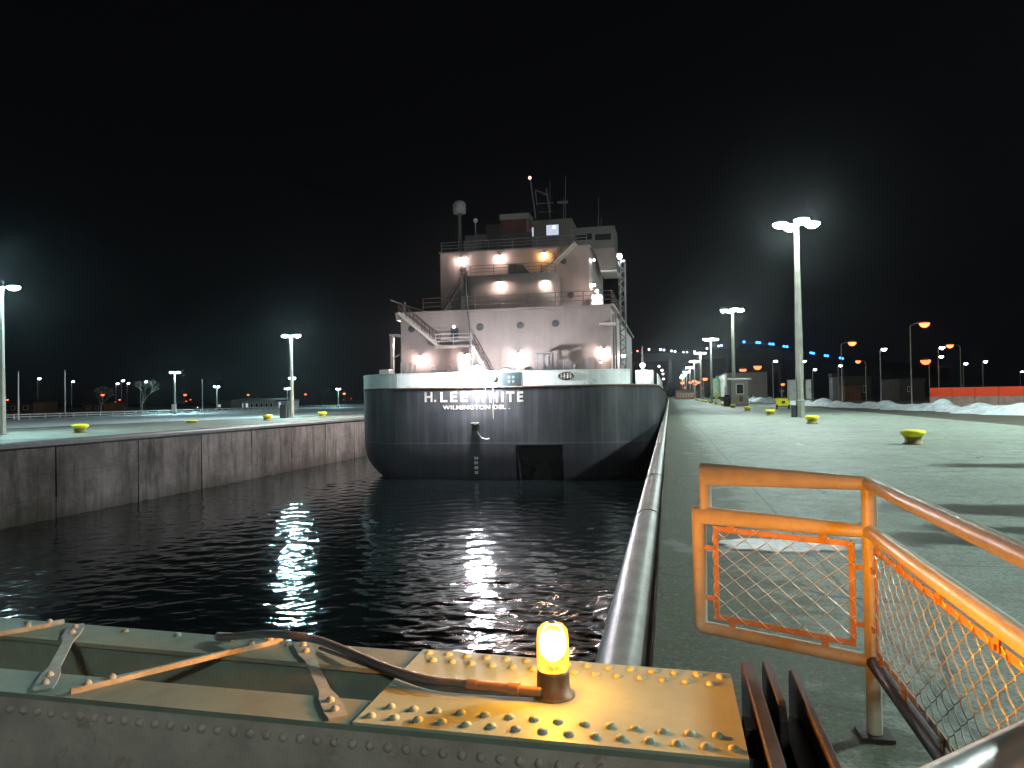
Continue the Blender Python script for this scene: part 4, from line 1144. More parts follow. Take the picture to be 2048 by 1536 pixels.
    # round-ended casing
    CYa = 70.4; xa3, xb3 = S(921, 580, CYa+1.5).x, S(1116, 580, CYa+1.5).x; z3 = S(1000, 549, CYa).z; rr = 1.9
    def casing(d):
        pl = [(xb3+d, H2Y+0.0), (xb3+d, CYa+rr)] + [(xb3-rr+(rr+d)*cos(g), CYa+rr-(rr+d)*sin(g)) for g in [pi/2*i/10 for i in range(1, 11)]]
        return pl + [(xa3+rr-(rr+d)*sin(g), CYa+rr-(rr+d)*cos(g)) for g in [pi/2*i/10 for i in range(0, 11)]] + [(xa3-d, H2Y+0.0)]
    b = MB(); b.prism(casing(0), z1+0.16, z3); cs = P(b, 'engine_casing', 'house')
    for pl in cs.data.polygons:
        if abs(pl.normal.z) < 0.1 and len(pl.vertices) == 4: pl.use_smooth = True
    # dark vent house on the casing roof
    q0, q1 = S(1016, 547, 71.6), S(1064, 547, 71.6); zt = S(1020, 528, 71.6).z
    b = MB(); b.slab_y([(q0.x, z3), (q1.x, z3), (q1.x-0.85, zt-0.15), (q0.x+0.1, zt)], 71.4, 72.6); P(b, 'casing_vent', 'ship_dark')

    # ---- bridge storey, funnel, wing
    def blk(name, px0, px1, yt, Ya, Yb, z0, mat, bev=0.0):
        q0, q1 = S(px0, yt, Ya), S(px1, yt, Ya); bb_ = MB(); bb_.bb(q0.x, q1.x, Ya, Yb, z0, q0.lerp(q1, 0.5).z); return P(bb_, name, mat, T, bev)
    zb_ = z2+0.13
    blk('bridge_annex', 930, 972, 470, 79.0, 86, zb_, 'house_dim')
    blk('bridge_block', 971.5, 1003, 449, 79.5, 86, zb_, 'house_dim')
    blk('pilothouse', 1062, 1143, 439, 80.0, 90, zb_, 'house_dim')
    fo = blk('funnel', 1000, 1057, 437, 77.2, 79.4, zb_, 'funnel', 0.25)
    fb_, fe_ = S(999, 429, 77.1), S(1058, 437, 77.1)
    b = MB(); b.bb(fb_.x, fe_.x, 77.1, 79.6, fe_.z, fb_.z); P(b, 'funnel_band', 'house_dim', fo)
    b = MB(); b.bb(S(1000, 470, 77.0).x, S(1064, 470, 77.0).x, 76.9, 77.18, zb_, S(1030, 466, 77.0).z); P(b, 'funnel_base', 'ship_dark')
    # wing to starboard with its sloped bracket
    wy0, wy1 = 81.0, 86.0
    w0, w1 = S(1142, 470, wy0).x, S(1229, 470, wy0).x; wzt, wzb = S(1180, 454, wy0).z, S(1190, 497, wy0).z
    b = MB(); b.bb(w0, w1, wy0, wy1, wzb, wzt); wg = P(b, 'bridge_wing', 'house_dim')
    b = MB(); b.bb(S(1190, 470, wy0).x, S(1222, 470, wy0).x, wy0-0.04, wy0-0.003, S(1205, 480, wy0).z, S(1205, 468, wy0).z); b.bb(S(1150, 470, wy0).x, S(1184, 470, wy0).x, wy0-0.04, wy0-0.003, S(1165, 480, wy0).z, S(1165, 468, wy0).z); P(b, 'wing_window', 'dark_glass', wg)
    pa, pb2, pc, pd = S(1183, 497, wy0), S(1229, 497, wy0), S(1232, 535, wy0), S(1201, 541, wy0)
    pe = S(1196, 522, wy0)
    b = MB(); b.slab_y([(pa.x, wzb-0.005), (pb2.x, wzb-0.005), (pc.x, pc.z), (pd.x, pd.z), (pe.x, pe.z)], wy0+0.3, wy1-0.5); P(b, 'wing_bracket', 'house')
    b = MB(); b.bb(S(1201, 538, wy0).x, S(1233, 538, wy0).x, wy0, wy1, pd.z-0.15, pd.z+0.02); P(b, 'wing_platform', 'white_paint')
    # pilothouse windows
    for px0, px1, y0, y1 in ((1093, 1117, 449, 471), (1058.5, 1067, 455, 473)):
        q0, q1 = S(px0, y1, 79.94), S(px1, y0, 79.94)
        f = MB(); f.bb(q0.x-0.08, q1.x+0.08, 79.93, 79.99, q0.z-0.08, q1.z+0.08); wf = P(f, 'bridge_window', 'house_dim')
        g = MB(); g.bb(q0.x, q1.x, 79.90, 79.925, q0.z, q1.z); P(g, 'pane', 'lit_win', wf)
        if px0 > 1080:
            g = MB(); g.ball(S(1108, 454.5, 79.8), 0.17, 10, 6); P(g, 'ceiling_lamp', 'lit_port', wf)
    # radome, dome, mast, aerials
    q = S(919, 415, 80.0); b = MB()
    b.lathe([(0.45, -0.75), (0.68, -0.68), (0.72, -0.2), (0.72, 0.35), (0.55, 0.62), (0.25, 0.76), (0.001, 0.8)], (q.x, 80, q.z), 20); P(b, 'radome', 'radome')
    b = MB(); b.cyl((q.x, 80, zb_), (q.x, 80, q.z-0.75), 0.2, n=10); P(b, 'radome_post', 'house_dim')
    q = S(951, 441, 80.5); b = MB(); b.ball((q.x, 80.5, q.z), 0.26, 12, 8); b.cyl((q.x, 80.5, zb_+1), (q.x, 80.5, q.z-0.2), 0.06); P(b, 'satellite_dome', 'white_paint')
    q = S(1060, 357, 84.0); zt = q.z
    m = MB(); base = S(1078, 437, 84.0)
    m.tube([(base.x-0.4, 84, base.z), (q.x+0.05, 84, zt-0.2)], 0.09, 8)
    m.tube([(base.x+1.3, 84, base.z), (base.x+0.9, 84, base.z+3.4)], 0.07, 6)
    tp = S(1072, 380, 84.0)
    m.tube([(tp.x-0.1, 84, tp.z), (base.x-0.2, 84, base.z+1.5)], 0.06, 6); m.tube([(tp.x-0.1, 84, tp.z), (tp.x+1.4, 84, tp.z-0.7)], 0.09, 6)
    m.tube([(tp.x, 84, tp.z-1.6), (tp.x+2.0, 84, tp.z-1.6)], 0.06, 6); m.tube([(tp.x+0.2, 84, tp.z-2.6), (tp.x+1.9, 84, tp.z-2.6)], 0.05, 6)
    P(m, 'signal_mast', 'ship_grey')
    b = MB(); b.ball((q.x, 83.9, zt+0.05), 0.17, 10, 6); P(b, 'mast_lamp', 'red_lamp')
    for px, yt, yb in ((1100, 362, 440), (1131, 352, 440), (1127, 395, 440), (1197, 395, 452)):
        q0, q1 = S(px, yt, 84.5), S(px, yb, 84.5); b = MB(); b.tube([q1, q0], 0.035, 5); P(b, 'aerial', 'ship_grey')
    q = S(1127, 405, 84.5); b = MB(); b.bb(q.x-0.7, q.x+0.5, 84.3, 84.6, q.z-0.1, q.z+0.15); P(b, 'radar_scanner', 'ship_grey')
    for px in (1196, 1202):
        q = S(px, 442, 82.0); b = MB(); b.cyl((q.x, 82, wzt), (q.x, 82, q.z+0.4), 0.07, n=8); P(b, 'wing_light_post', 'rail_red')

    # ---- portholes, doors
    def port(px, py, Y, r=0.27, lit=False):
        q = S(px, py, Y); b = MB(); b.lathe([(r*0.82, -0.06), (r*1.12, -0.07), (r*1.2, -0.02), (r*1.2, 0.0)], (q.x, Y, q.z), 18, axis='Y'); o = P(b, 'porthole', 'house' if lit else 'ship_dark')
        g = MB(); g.lathe([(0.001, -0.03), (r*0.9, -0.03)], (q.x, Y, q.z), 18, axis='Y'); P(g, 'pane', 'lit_port' if lit else 'dark_glass', o)
    for px, py in ((823, 658), (960, 654), (1041, 651), (1111, 647)): port(px, py, H1Y)
    for px, py in ((925, 537), (1127, 522), (1142, 590)): port(px, py, H2Y)
    port(866.5, 737, H1Y, 0.27, True); port(899, 736, H1Y, 0.3, True); port(812, 738, H1Y, 0.16, True)
    q0, q1 = S(902, 679, H1Y), S(917, 656, H1Y)
    b = MB(); b.bb(q0.x, q1.x, H1Y-0.05, H1Y-0.003, q0.z, q1.z); dr = P(b, 'door', 'emblem_bg')
    b = MB(); b.ball((S(909, 654, H1Y).x, H1Y-0.25, S(909, 654, H1Y).z), 0.16, 12, 8); P(b, 'door_lamp', 'lit_port', dr)

    # ---- wall lamps
    def wlamp(px, py, Y, mat='ship_lamp', r=0.15, off=0.35, side=(0, -1, 0), name='wall_lamp'):
        q = S(px, py, Y); d = Vector(side)
        b = MB(); b.tube([q+Vector((0, 0, 0.12)), q+d*off*0.6+Vector((0, 0, 0.22)), q+d*off+Vector((0, 0, 0.2))], 0.035, 6)
        b.lathe([(0.05, 0.32), (r*0.9, 0.24), (r*1.25, 0.12), (r*1.25, 0.10)], q+d*off, 12); o = P(b, name, 'ship_grey')
        l = MB(); l.ball(q+d*off+Vector((0, 0, 0.02)), r, 10, 6); P(l, 'lens', mat, o)
    for px, py, m_ in ((923, 520, 'ship_lamp'), (1000, 515, 'ship_lamp'), (1088, 510, 'ship_lamp_o')): wlamp(px, py, H2Y, m_)
    wlamp(1000, 568, CYa); wlamp(1094, 565, CYa+0.35)
    for px, py in ((842, 716), (931, 713), (1036, 710), (1208, 702)): wlamp(px, py, H1Y, 'ship_lamp', 0.17)
    wlamp(1203, 725, H1Y, 'lit_port', 0.13)
    sx = c1; q = on_x(1243, 716, c1+0.0) if False else S(1241, 712, 76.0); wlamp(1241, 712, 76.0, 'ship_lamp', 0.17, 0.3, (1, 0, 0))
    qq = S(1181, 523, H2Y+2); wlamp(1183, 521, 76.2, 'ship_lamp_w', 0.09, 0.25, (1, 0, 0)); wlamp(1183, 571, 76.5, 'ship_lamp', 0.12, 0.25, (1, 0, 0))
    # lit locker by the upper house side
    q0, q1 = S(1182, 600, 73.0), S(1205, 588, 73.0); b = MB(); b.bb(q0.x, q1.x, 73.0, 73.9, z1+0.2, q1.z); P(b, 'life_raft_canister', 'white_paint', T, 0.15)
    wlamp(1194, 583, 72.6, 'ship_lamp', 0.13, 0.1)

    def wlampX(x, y, z):
        b = MB(); b.tube([(x, y, z), (x-0.35, y, z+0.15)], 0.04, 6); b.lathe([(0.08, 0.34), (0.24, 0.24), (0.27, 0.12)], (x-0.5, y, z-0.1), 12); o = P(b, 'side_floodlight', 'ship_grey')
        l = MB(); l.ball((x-0.5, y, z-0.05), 0.22, 12, 6); P(l, 'lens', 'port_flood', o)
    # ---- floodlight at the stern rail
    q = S(955, 741, YS-0.55)
    b = MB(); b.tube([(q.x, YS+0.2, ZD), (q.x, YS+0.2, q.z+0.3), (q.x, YS-0.3, q.z+0.35)], 0.05, 6); b.lathe([(0.1, 0.56), (0.40, 0.46), (0.43, 0.34)], (q.x, YS-0.6, q.z), 14); fl = P(b, 'stern_floodlight', 'ship_grey')
    b = MB(); b.ball((q.x, YS-0.6, q.z+0.02), 0.42, 16, 10); P(b, 'lens', 'flood', fl)
    # flagstaff
    q0, q1 = S(946, 738, 60.5), S(930, 556, 60.5); b = MB(); b.tube([q0, q1], [0.09, 0.05], 8); P(b, 'flagstaff', 'ship_dark')

    # port side floodlights shining down on the far lock wall
    for yy in (71.0, 84.0):
        wlampX(a1, yy, 8.6)
    # ---- railings
    def rail(pts, h=1.05, step=1.7, mat='rail_red', name='railing', r=0.032, mid=2):
        b = MB()
        for p, q in zip(pts[:-1], pts[1:]):
            p, q = Vector(p), Vector(q); nn = max(1, int((q-p).length/step))
            for i in range(nn+1):
                s = p.lerp(q, i/nn); b.cyl(s, s+Vector((0, 0, h)), r*1.1, n=5)
            for k in range(mid+1):
                hh = Vector((0, 0, h*(1-k/(mid+1)*0.95))); b.tube([p+hh, q+hh], r, 5)
        return P(b, name, mat)
    rail([(a1+2.2, H1Y+0.1, z1+0.16), (c1+0.1, H1Y+0.1, z1+0.16), (c1+0.1, 74, z1+0.16)], 1.25, 2.2)
    rail([(x, y, z3) for x, y in [(xa3+0.2, H2Y-0.2), (xa3+0.2, CYa+1.4), (xa3+1.4, CYa+0.2), (xb3-1.4, CYa+0.2), (xb3-0.2, CYa+1.4)]], 1.0, 1.9)
    rail([(a2+0.1, H2Y+0.1, zb_), (c2-0.2, H2Y+0.1, zb_)], 1.0, 2.4, 'ship_grey', r=0.028)
    rail([(-1.05, 70, ZD), (-1.05, 120, ZD)], 1.1, 1.8, 'white_paint', r=0.045)
    # ---- stairs
    def stairs(p, q, name='stairway', w=0.9, mat='stair_grey', rails=True):
        p, q = Vector(p), Vector(q); b = MB(); nst = max(6, int((q-p).length/0.35))
        for dy in (-w/2, w/2):
            b.beam(p+Vector((0, dy, 0)), q+Vector((0, dy, 0)), 0.06, 0.26)
        for i in range(1, nst): b.box(p.lerp(q, i/nst), (0.24, w, 0.04))
        o = P(b, name, mat)
        if rails:
            r_ = MB()
            for dy in (-w/2, w/2):
                for h in (0.55, 1.0): r_.tube([p+Vector((0, dy, h)), q+Vector((0, dy, h))], 0.035, 5)
                for i in range(0, 6): s = p.lerp(q, i/5)+Vector((0, dy, 0)); r_.cyl(s, s+Vector((0, 0, 1.0)), 0.03, n=5)
            P(r_, 'handrail', 'rail_red', o)
        return o
    sy = H1Y-0.9
    plz = S(910, 691, sy).z
    pA = Vector((S(800, 628, sy).x, sy, z1)); pB = Vector((S(878, 690, sy).x, sy, plz)); stairs(pA, pB)
    x0, x1 = S(873, 690, sy).x, S(950, 690, sy).x
    b = MB(); b.bb(x0, x1, sy-0.6, H1Y-0.02, plz-0.18, plz); P(b, 'stair_landing', 'house')
    rail([(x0+0.1, sy-0.55, plz), (x1-0.2, sy-0.55, plz)], 1.0, 1.2, 'stair_grey')
    stairs((x1-0.2, sy, plz), (S(992, 738, sy).x, sy, ZD))
    s2 = H2Y-0.9
    stairs((a2+0.3, s2, z1+0.16), (S(932, 558, s2).x, s2, z3)); stairs((S(1082, 543, s2).x, s2, z3), (S(1152, 488, s2).x, s2, z2+0.1))
    # left upright frame and slim boom
    b = MB(); xa4, xb4 = S(785, 700, H1Y+0.5).x, S(800, 700, H1Y+0.5).x
    b.bb(xa4-0.14, xa4+0.14, H1Y+0.3, H1Y+0.6, ZD, S(790, 671, H1Y).z); b.beam((xa4, H1Y+0.45, S(790, 718, H1Y).z), (xb4, H1Y+0.45, S(790, 708, H1Y).z), 0.1, 0.1)
    b.bb(xa4-0.2, xb4, H1Y+0.2, H1Y+2.0, S(790, 671, H1Y).z, S(790, 669, H1Y).z+0.05); P(b, 'side_frame', 'house')
    b = MB(); q0, q1, q2 = S(781, 600, 67), S(808, 610, 67), S(862, 627, 67); b.tube([q0, q1, q2], 0.06, 6); b.tube([q1, (q1.x, 67, z1)], 0.07, 6); b.tube([(q1.x+0.1, 67, q1.z+0.3), (q1.x+0.1, 67, z1)], 0.05, 6); P(b, 'davit_arm', 'ship_grey')
    # lattice mast at starboard
    q0, q1 = S(1246.5, 735, 70.5), S(1246, 520, 70.5); b = MB(); hw = 0.26
    for sx_ in (-hw, hw):
        for sy_ in (-hw, hw): b.tube([(q0.x+sx_, 70.5+sy_, ZD), (q1.x+sx_*0.8, 70.5+sy_*0.8, q1.z)], 0.045, 5)
    nb = 26
    for k in range(nb):
        za, zb2 = ZD+(q1.z-ZD)*k/nb, ZD+(q1.z-ZD)*(k+1)/nb; sg = 1 if k % 2 else -1
        for yy in (-hw, hw): b.tube([(q0.x-sg*hw, 70.5+yy, za), (q0.x+sg*hw, 70.5+yy, zb2)], 0.028, 4)
        for xx in (-hw, hw): b.tube([(q0.x+xx, 70.5-sg*hw, za), (q0.x+xx, 70.5+sg*hw, zb2)], 0.028, 4)
    P(b, 'lattice_mast', 'ship_grey')
    q = S(1239, 513, 70.2); b = MB(); b.tube([(q0.x, 70.5, q1.z), (q.x, 70.2, q.z+0.3)], 0.05, 6); b.lathe([(0.06, 0.4), (0.24, 0.25), (0.26, 0.18)], q, 12); o = P(b, 'mast_floodlight', 'ship_grey')
    l = MB(); l.ball(q, 0.2, 12, 6); P(l, 'lens', 'ship_lamp_w', o)
    # vertical pipes at the house corner
    b = MB()
    for px in (1219, 1228, 1233): 
        x = S(px, 700, H1Y+1).x; b.tube([(x, H1Y+1, ZD), (x, H1Y+1, z1-0.6)], 0.09, 8)
    P(b, 'corner_pipe', 'house')
    b = MB(); q = S(1220, 648, H1Y-0.4); b.bb(q.x-0.9, q.x+0.5, H1Y-0.9, H1Y-0.02, q.z-0.12, q.z+0.1); P(b, 'corner_platform', 'stair_grey')
    # deck gear behind the bulwark
    def wide(name, px0, px1, yt, Y, D, mat, bev=0.05):
        q0, q1 = S(px0, yt, Y), S(px1, yt, Y); b = MB(); b.bb(q0.x, q1.x, Y, Y+D, ZD, q0.z); return P(b, name, mat, T, bev)
    wn_ = wide('winch_housing', 915, 946, 718, 61.5, 1.6, 'ship_grey')
    b = MB(); q = S(905, 740, 61.5); b.lathe([(0.5, -0.9), (0.5, -0.85), (0.25, -0.8), (0.25, 0.8), (0.5, 0.85), (0.5, 0.9)], (q.x, 62.2, ZD+0.9), 16, axis='X'); P(b, 'winch_drum', 'ship_dark', wn_)
    wide('deck_box', 758, 778, 739, 62.0, 1.2, 'ship_grey')
    wide('deck_locker', 862, 894, 741, 61.6, 1.0, 'ship_dark')
    wide('vent_trunk', 1090, 1097, 712, 63.0, 0.5, 'ship_grey', 0.02)
    for px0, px1, yt in ((1070, 1102, 706), (1112, 1140, 722), (1166, 1190, 716), (802, 822, 727)):
        q0, q1 = S(px0, yt, 63.2), S(px1, yt, 63.2); b = MB()
        for x in (q0.x, q1.x, (q0.x+q1.x)/2):
            for yy in (63.2, 64.2): b.bb(x-0.05, x+0.05, yy-0.05, yy+0.05, ZD, q0.z)
        for z in (q0.z, (q0.z+ZD+1.1)/2+0.2): b.bb(q0.x, q1.x, 63.13, 64.27, z-0.04, z+0.04) if z == q0.z and px0 == 1070 else b.bb(q0.x, q1.x, 63.15, 63.22, z-0.04, z+0.04)
        P(b, 'gear_rack', 'ship_grey')
    b = MB(); q = S(1058, 730, 62.8); b.ball((q.x, 62.8, ZD+1.3), 0.45, 12, 8); b.cyl((q.x, 62.8, ZD), (q.x, 62.8, ZD+1.0), 0.3); P(b, 'mushroom_vent', 'ship_grey')
    q = S(1150, 730, 62.8); b = MB(); b.cyl((q.x, 62.8, ZD), (q.x, 62.8, q.z), 0.16, n=10); b.ball((q.x, 62.8, q.z+0.05), 0.14, 8, 5); P(b, 'deck_bollard', 'ship_dark')
    q = S(1027, 738, 60.0); b = MB(); b.tube([S(998, 741, 60.0), S(1012, 737, 60.0), S(1026, 740, 60.0), S(1030, 735, 60.0)], 0.12, 8); b.bb(S(1000, 740, 60).x, S(1028, 740, 60).x, 59.8, 60.2, ZD, ZD+1.05); P(b, 'mooring_line', 'ship_dark')
    # locker with a floodlight, forward on the starboard side
    q0, q1 = S(1271, 768, 76.0), S(1306, 740, 76.0); b = MB(); b.bb(q0.x, q1.x, 76.0, 79.5, ZD, q1.z); P(b, 'side_locker', 'white_hull', T, 0.05)
    q = S(1285, 731, 75.8); b = MB(); b.tube([(q.x, 76.2, q1.z), (q.x, 76.2, S(1285, 692, 76).z)], [0.14, 0.06], 8); b.lathe([(0.06, 0.34), (0.22, 0.26), (0.25, 0.18)], (q.x, 75.8, q.z), 12); o = P(b, 'side_floodlight', 'ship_grey')
    l = MB(); l.ball((q.x, 75.8, q.z), 0.22, 12, 6); P(l, 'lens', 'ship_lamp_w', o)
    for px, py, Y in ((1324, 741, 92), (1327, 758, 100), (1318, 733, 96), (1326, 748, 108)):
        wlamp(px, py, Y, 'lit_port', 0.16, 0.1, name='deck_lamp')
    # forward deck: hatches and the unloading boom
    b = MB()
    for k in range(8): b.bb(XA+4.5, XB-4.5, 112+k*17, 124+k*17, ZD-0.02, ZD+1.0)
    P(b, 'hatch_cover', 'ship_grey', T, 0.05)
    b = MB(); yb0, yb1 = 108, 185
    for x in (-14.6, -12.4):
        for z in (5.0, 7.0): b.beam((x, yb0, z), (x, yb1, z), 0.2, 0.2)
    for k in range(22):
        y0 = yb0+k*3.5
        for x in (-14.6, -12.4): b.beam((x, y0, 5.0 if k % 2 else 7.0), (x, y0+3.5, 7.0 if k % 2 else 5.0), 0.12, 0.12)
    b.bb(-15, -12, 107, 109.5, ZD, 7.2); P(b, 'unloading_boom', 'ship_grey')
ship()

# ================================================================== FOREGROUND: arrester boom, beacon, hinge, railings
ZB = 0.90
def near_y(x): return 2.36 - 0.030*(x-0.2)
def far_y(x): return 3.06 - 0.062*(x-0.2) if x > -4 else 3.06+0.062*4.2 - 0.030*(x+4)
def boom():
    t = empty('arrester_boom', (0, 0, 0))
    x1, x0 = 0.215, -34.0
    xs = [x0, -20, -10, -4, -2, -1.0, x1]
    def strip(fa, fb, z0, z1, name, mat, parent=t, bev=0.0, xx=xs, extra=None):
        b = MB(); vs = []
        for x in xx: vs += [(x, fa(x), z0), (x, fb(x), z0), (x, fb(x), z1), (x, fa(x), z1)]
        fs = []
        for i in range(len(xx)-1):
            for j in range(4): fs.append((i*4+j, (i+1)*4+j, (i+1)*4+(j+1) % 4, i*4+(j+1) % 4))
        fs += [(0, 1, 2, 3), tuple((len(xx)-1)*4+j for j in (3, 2, 1, 0))]
        b.add(vs, fs)
        if extra: extra(b)
        return b.build(name, mat, parent, bev)
    def angle_rivets(b):
        x = 0.16
        while x > -4.6:
            b.lathe([(0.0175, 0.0), (0.016, -0.007), (0.010, -0.013), (0.001, -0.015)], (x, near_y(x)+0.002, ZB-0.077), 10, axis='Y'); x -= 0.0655
    def flange_rivets(b):
        x = -1.12
        while x > -4.6:
            x -= 0.30
            b.ball((x, far_y(x)-0.05, ZB-0.014), 0.018, 10, 4, 0.0, 1.0)
    strip(lambda x: near_y(x), lambda x: near_y(x)+0.205, ZB-0.032, ZB-0.012, 'near_flange', M['boom'])
    strip(lambda x: far_y(x)-0.235, lambda x: far_y(x), ZB-0.032, ZB-0.012, 'far_flange', M['boom'], extra=flange_rivets)
    strip(lambda x: near_y(x)+0.012, lambda x: near_y(x)+0.027, ZB-0.62, ZB-0.033, 'near_web', M['boom_face_lightened'])
    strip(lambda x: far_y(x)-0.027, lambda x: far_y(x)-0.012, ZB-0.62, ZB-0.033, 'far_web', M['boom_face_lightened'])
    strip(lambda x: near_y(x)+0.002, lambda x: near_y(x)+0.0115, ZB-0.125, ZB-0.033, 'near_angle', M['boom_face_lightened'], extra=angle_rivets)
    strip(lambda x: far_y(x)-0.2, lambda x: far_y(x)-0.19, ZB-0.36, ZB-0.033, 'inner_web', M['boom'])
    strip(lambda x: near_y(x)+0.03, lambda x: far_y(x)-0.03, ZB-0.64, ZB-0.621, 'bottom_plate', M['boom_face_lightened'])
    # lacing bars: flat in the middle, flared and bolted at the ends
    def lacing(ax, ay, bx, by, w=0.058, thick=0.008, up=0.0, tw=0.0):
        a, c = Vector((ax, ay, ZB-0.010+up)), Vector((bx, by, ZB-0.010+up)); d = (c-a).normalized(); s = Vector((-d.y, d.x, 0)); L = (c-a).length
        b = MB(); prof = [(0, w*0.52), (0.06, w*0.62), (0.2, w*0.58), (0.3, w*0.36), (0.7, w*0.36), (0.8, w*0.58), (0.94, w*0.62), (1, w*0.52)]
        vs = []
        for u, hw in prof:
            p = a+d*L*u; tilt = tw*sin(pi*u)
            vs += [p+s*hw+Vector((0, 0, tilt)), p-s*hw-Vector((0, 0, tilt)), p-s*hw+Vector((0, 0, thick-tilt)), p+s*hw+Vector((0, 0, thick+tilt))]
        n = len(prof)
        fs = [(i*4+j, (i+1)*4+j, (i+1)*4+(j+1) % 4, i*4+(j+1) % 4) for i in range(n-1) for j in range(4)] + [(0, 1, 2, 3), tuple((n-1)*4+j for j in (3, 2, 1, 0))]
        b.add(vs, fs); r = b
        for u in (0.07, 0.17, 0.83, 0.93): p = a+d*L*u; r.ball((p.x, p.y, p.z+thick), 0.0165, 10, 4, 0.0, 1.0)
        r.build('lacing_bar', M['lace'], t)
    lacing(-1.67, far_y(-1.67)-0.02, -1.15, near_y(-1.15)+0.03, 0.062)
    lacing(-2.27, near_y(-2.27)+0.03, -1.77, far_y(-1.77)-0.02, 0.026, 0.022)
    lacing(-2.93, far_y(-2.93)-0.03, -2.40, near_y(-2.4)+0.03, 0.062)
    lacing(-3.55, near_y(-3.55)+0.03, -3.02, far_y(-3.02)-0.02, 0.026, 0.022)
    for k in range(1, 24):
        xx = -2.93-1.26*k
        lacing(xx, far_y(xx)-0.03, xx+0.53, near_y(xx+0.5)+0.03, 0.062); lacing(xx-0.62, near_y(xx)+0.03, xx-0.09, far_y(xx)-0.02, 0.04, 0.014)
    # riveted end plate on top
    xa, xb = -1.08, 0.215
    b = MB(); vs = []
    b.add([(xa, near_y(xa)-0.004, ZB-0.011), (xb, near_y(xb)-0.004, ZB-0.011), (xb, far_y(xb)+0.004, ZB-0.011), (xa, far_y(xa)+0.004, ZB-0.011),
           (xa, near_y(xa)-0.004, ZB), (xb, near_y(xb)-0.004, ZB), (xb, far_y(xb)+0.004, ZB), (xa, far_y(xa)+0.004, ZB)],
          [(0, 3, 2, 1), (4, 5, 6, 7), (0, 1, 5, 4), (1, 2, 6, 5), (2, 3, 7, 6), (3, 0, 4, 7)])
    r = b
    for f0, off, sh in ((near_y, 0.052, 0.0), (near_y, 0.135, 0.5), (far_y, -0.045, 0.0), (far_y, -0.128, 0.5)):
        k = 0
        while True:
            x = xa+0.045+(k+sh*0.98)*0.0865; k += 1
            if x > xb-0.03: break
            yy = f0(x)+off
            if abs(x+0.43) < 0.085 and abs(yy-2.69) < 0.09: continue
            r.lathe([(0.0180, 0.0), (0.0170, 0.006), (0.0125, 0.0105), (0.006, 0.0132), (0.0005, 0.014)], (x+rng.uniform(-.002, .002), yy+rng.uniform(-.002, .002), ZB), 14)
    r.build('end_plate', M['plate'], t)
    # supports under the girder at the quay and on the far side
    b = MB(); b.bb(-0.12, 0.2, 2.5, 2.95, 0.0, ZB-0.641); b.bb(-36.2, -35.35, 3.7, 4.6, 0.0, 0.26); b.build('rest_block', M['hinge'], t)
    tag(t, 'riveted steel girder boom reaching across the lock, with a pale plate and lacing bars', 'boom')
boom()

# conduits to the beacon
def smooth_path(pts, n=6):
    pts = [Vector(p) for p in pts]; out = []
    for i in range(len(pts)-1):
        p0, p1, p2, p3 = pts[max(i-1, 0)], pts[i], pts[i+1], pts[min(i+2, len(pts)-1)]
        for k in range(n):
            u = k/n; out.append(0.5*((2*p1)+(p2-p0)*u+(2*p0-5*p1+4*p2-p3)*u*u+(3*p1-p0-3*p2+p3)*u**3))
    return out+[pts[-1]]
def conduits():
    t = empty('cable_conduit', (-1.2, 2.9, ZB)); t.location = (0, 0, 0)
    def at(px, py, z): return on_z(px, py, z)
    big = [at(436, 1274, ZB+0.02), at(470, 1273, ZB+0.03), at(520, 1268, ZB+0.055), at(575, 1270, ZB+0.075), at(635, 1280, ZB+0.07), at(700, 1305, ZB+0.055), at(765, 1333, ZB+0.045), at(850, 1358, ZB+0.035), at(935, 1369, ZB+0.03), at(1085, 1384, ZB+0.03)]
    b = MB(); b.tube(smooth_path(big), 0.0165, 12); b.build('main_conduit', M['conduit'], t)
    thin = [at(640, 1296, ZB+0.0), at(720, 1325, ZB+0.012), at(790, 1351, ZB+0.012), at(860, 1374, ZB+0.012), at(950, 1384, ZB+0.012), at(1085, 1391, ZB+0.012)]
    b = MB(); b.tube(smooth_path(thin), 0.0085, 10); b.build('thin_conduit', M['conduit'], t)
    p0, p1 = big[-2], big[-1]
    b = MB()
    for u0, u1, r in ((0.0, 0.13, 0.022), (0.13, 0.55, 0.019), (0.55, 0.7, 0.024), (0.7, 0.98, 0.017)):
        b.cyl(p0.lerp(p1, u0), p0.lerp(p1, u1), r, n=14)
    b.build('coupling', M['coupling'], t)
    c = at(447, 1278, ZB); b = MB(); b.box((c.x, c.y, ZB+0.012), (0.07, 0.05, 0.024)); b.ball((c.x-0.02, c.y-0.01, ZB+0.02), 0.014, 8, 4, 0, 1); b.build('clamp', M['lace'], t, 0.004)
    tag(t, 'pair of grey cable conduits curving over the boom to the amber beacon', 'conduit')
conduits()

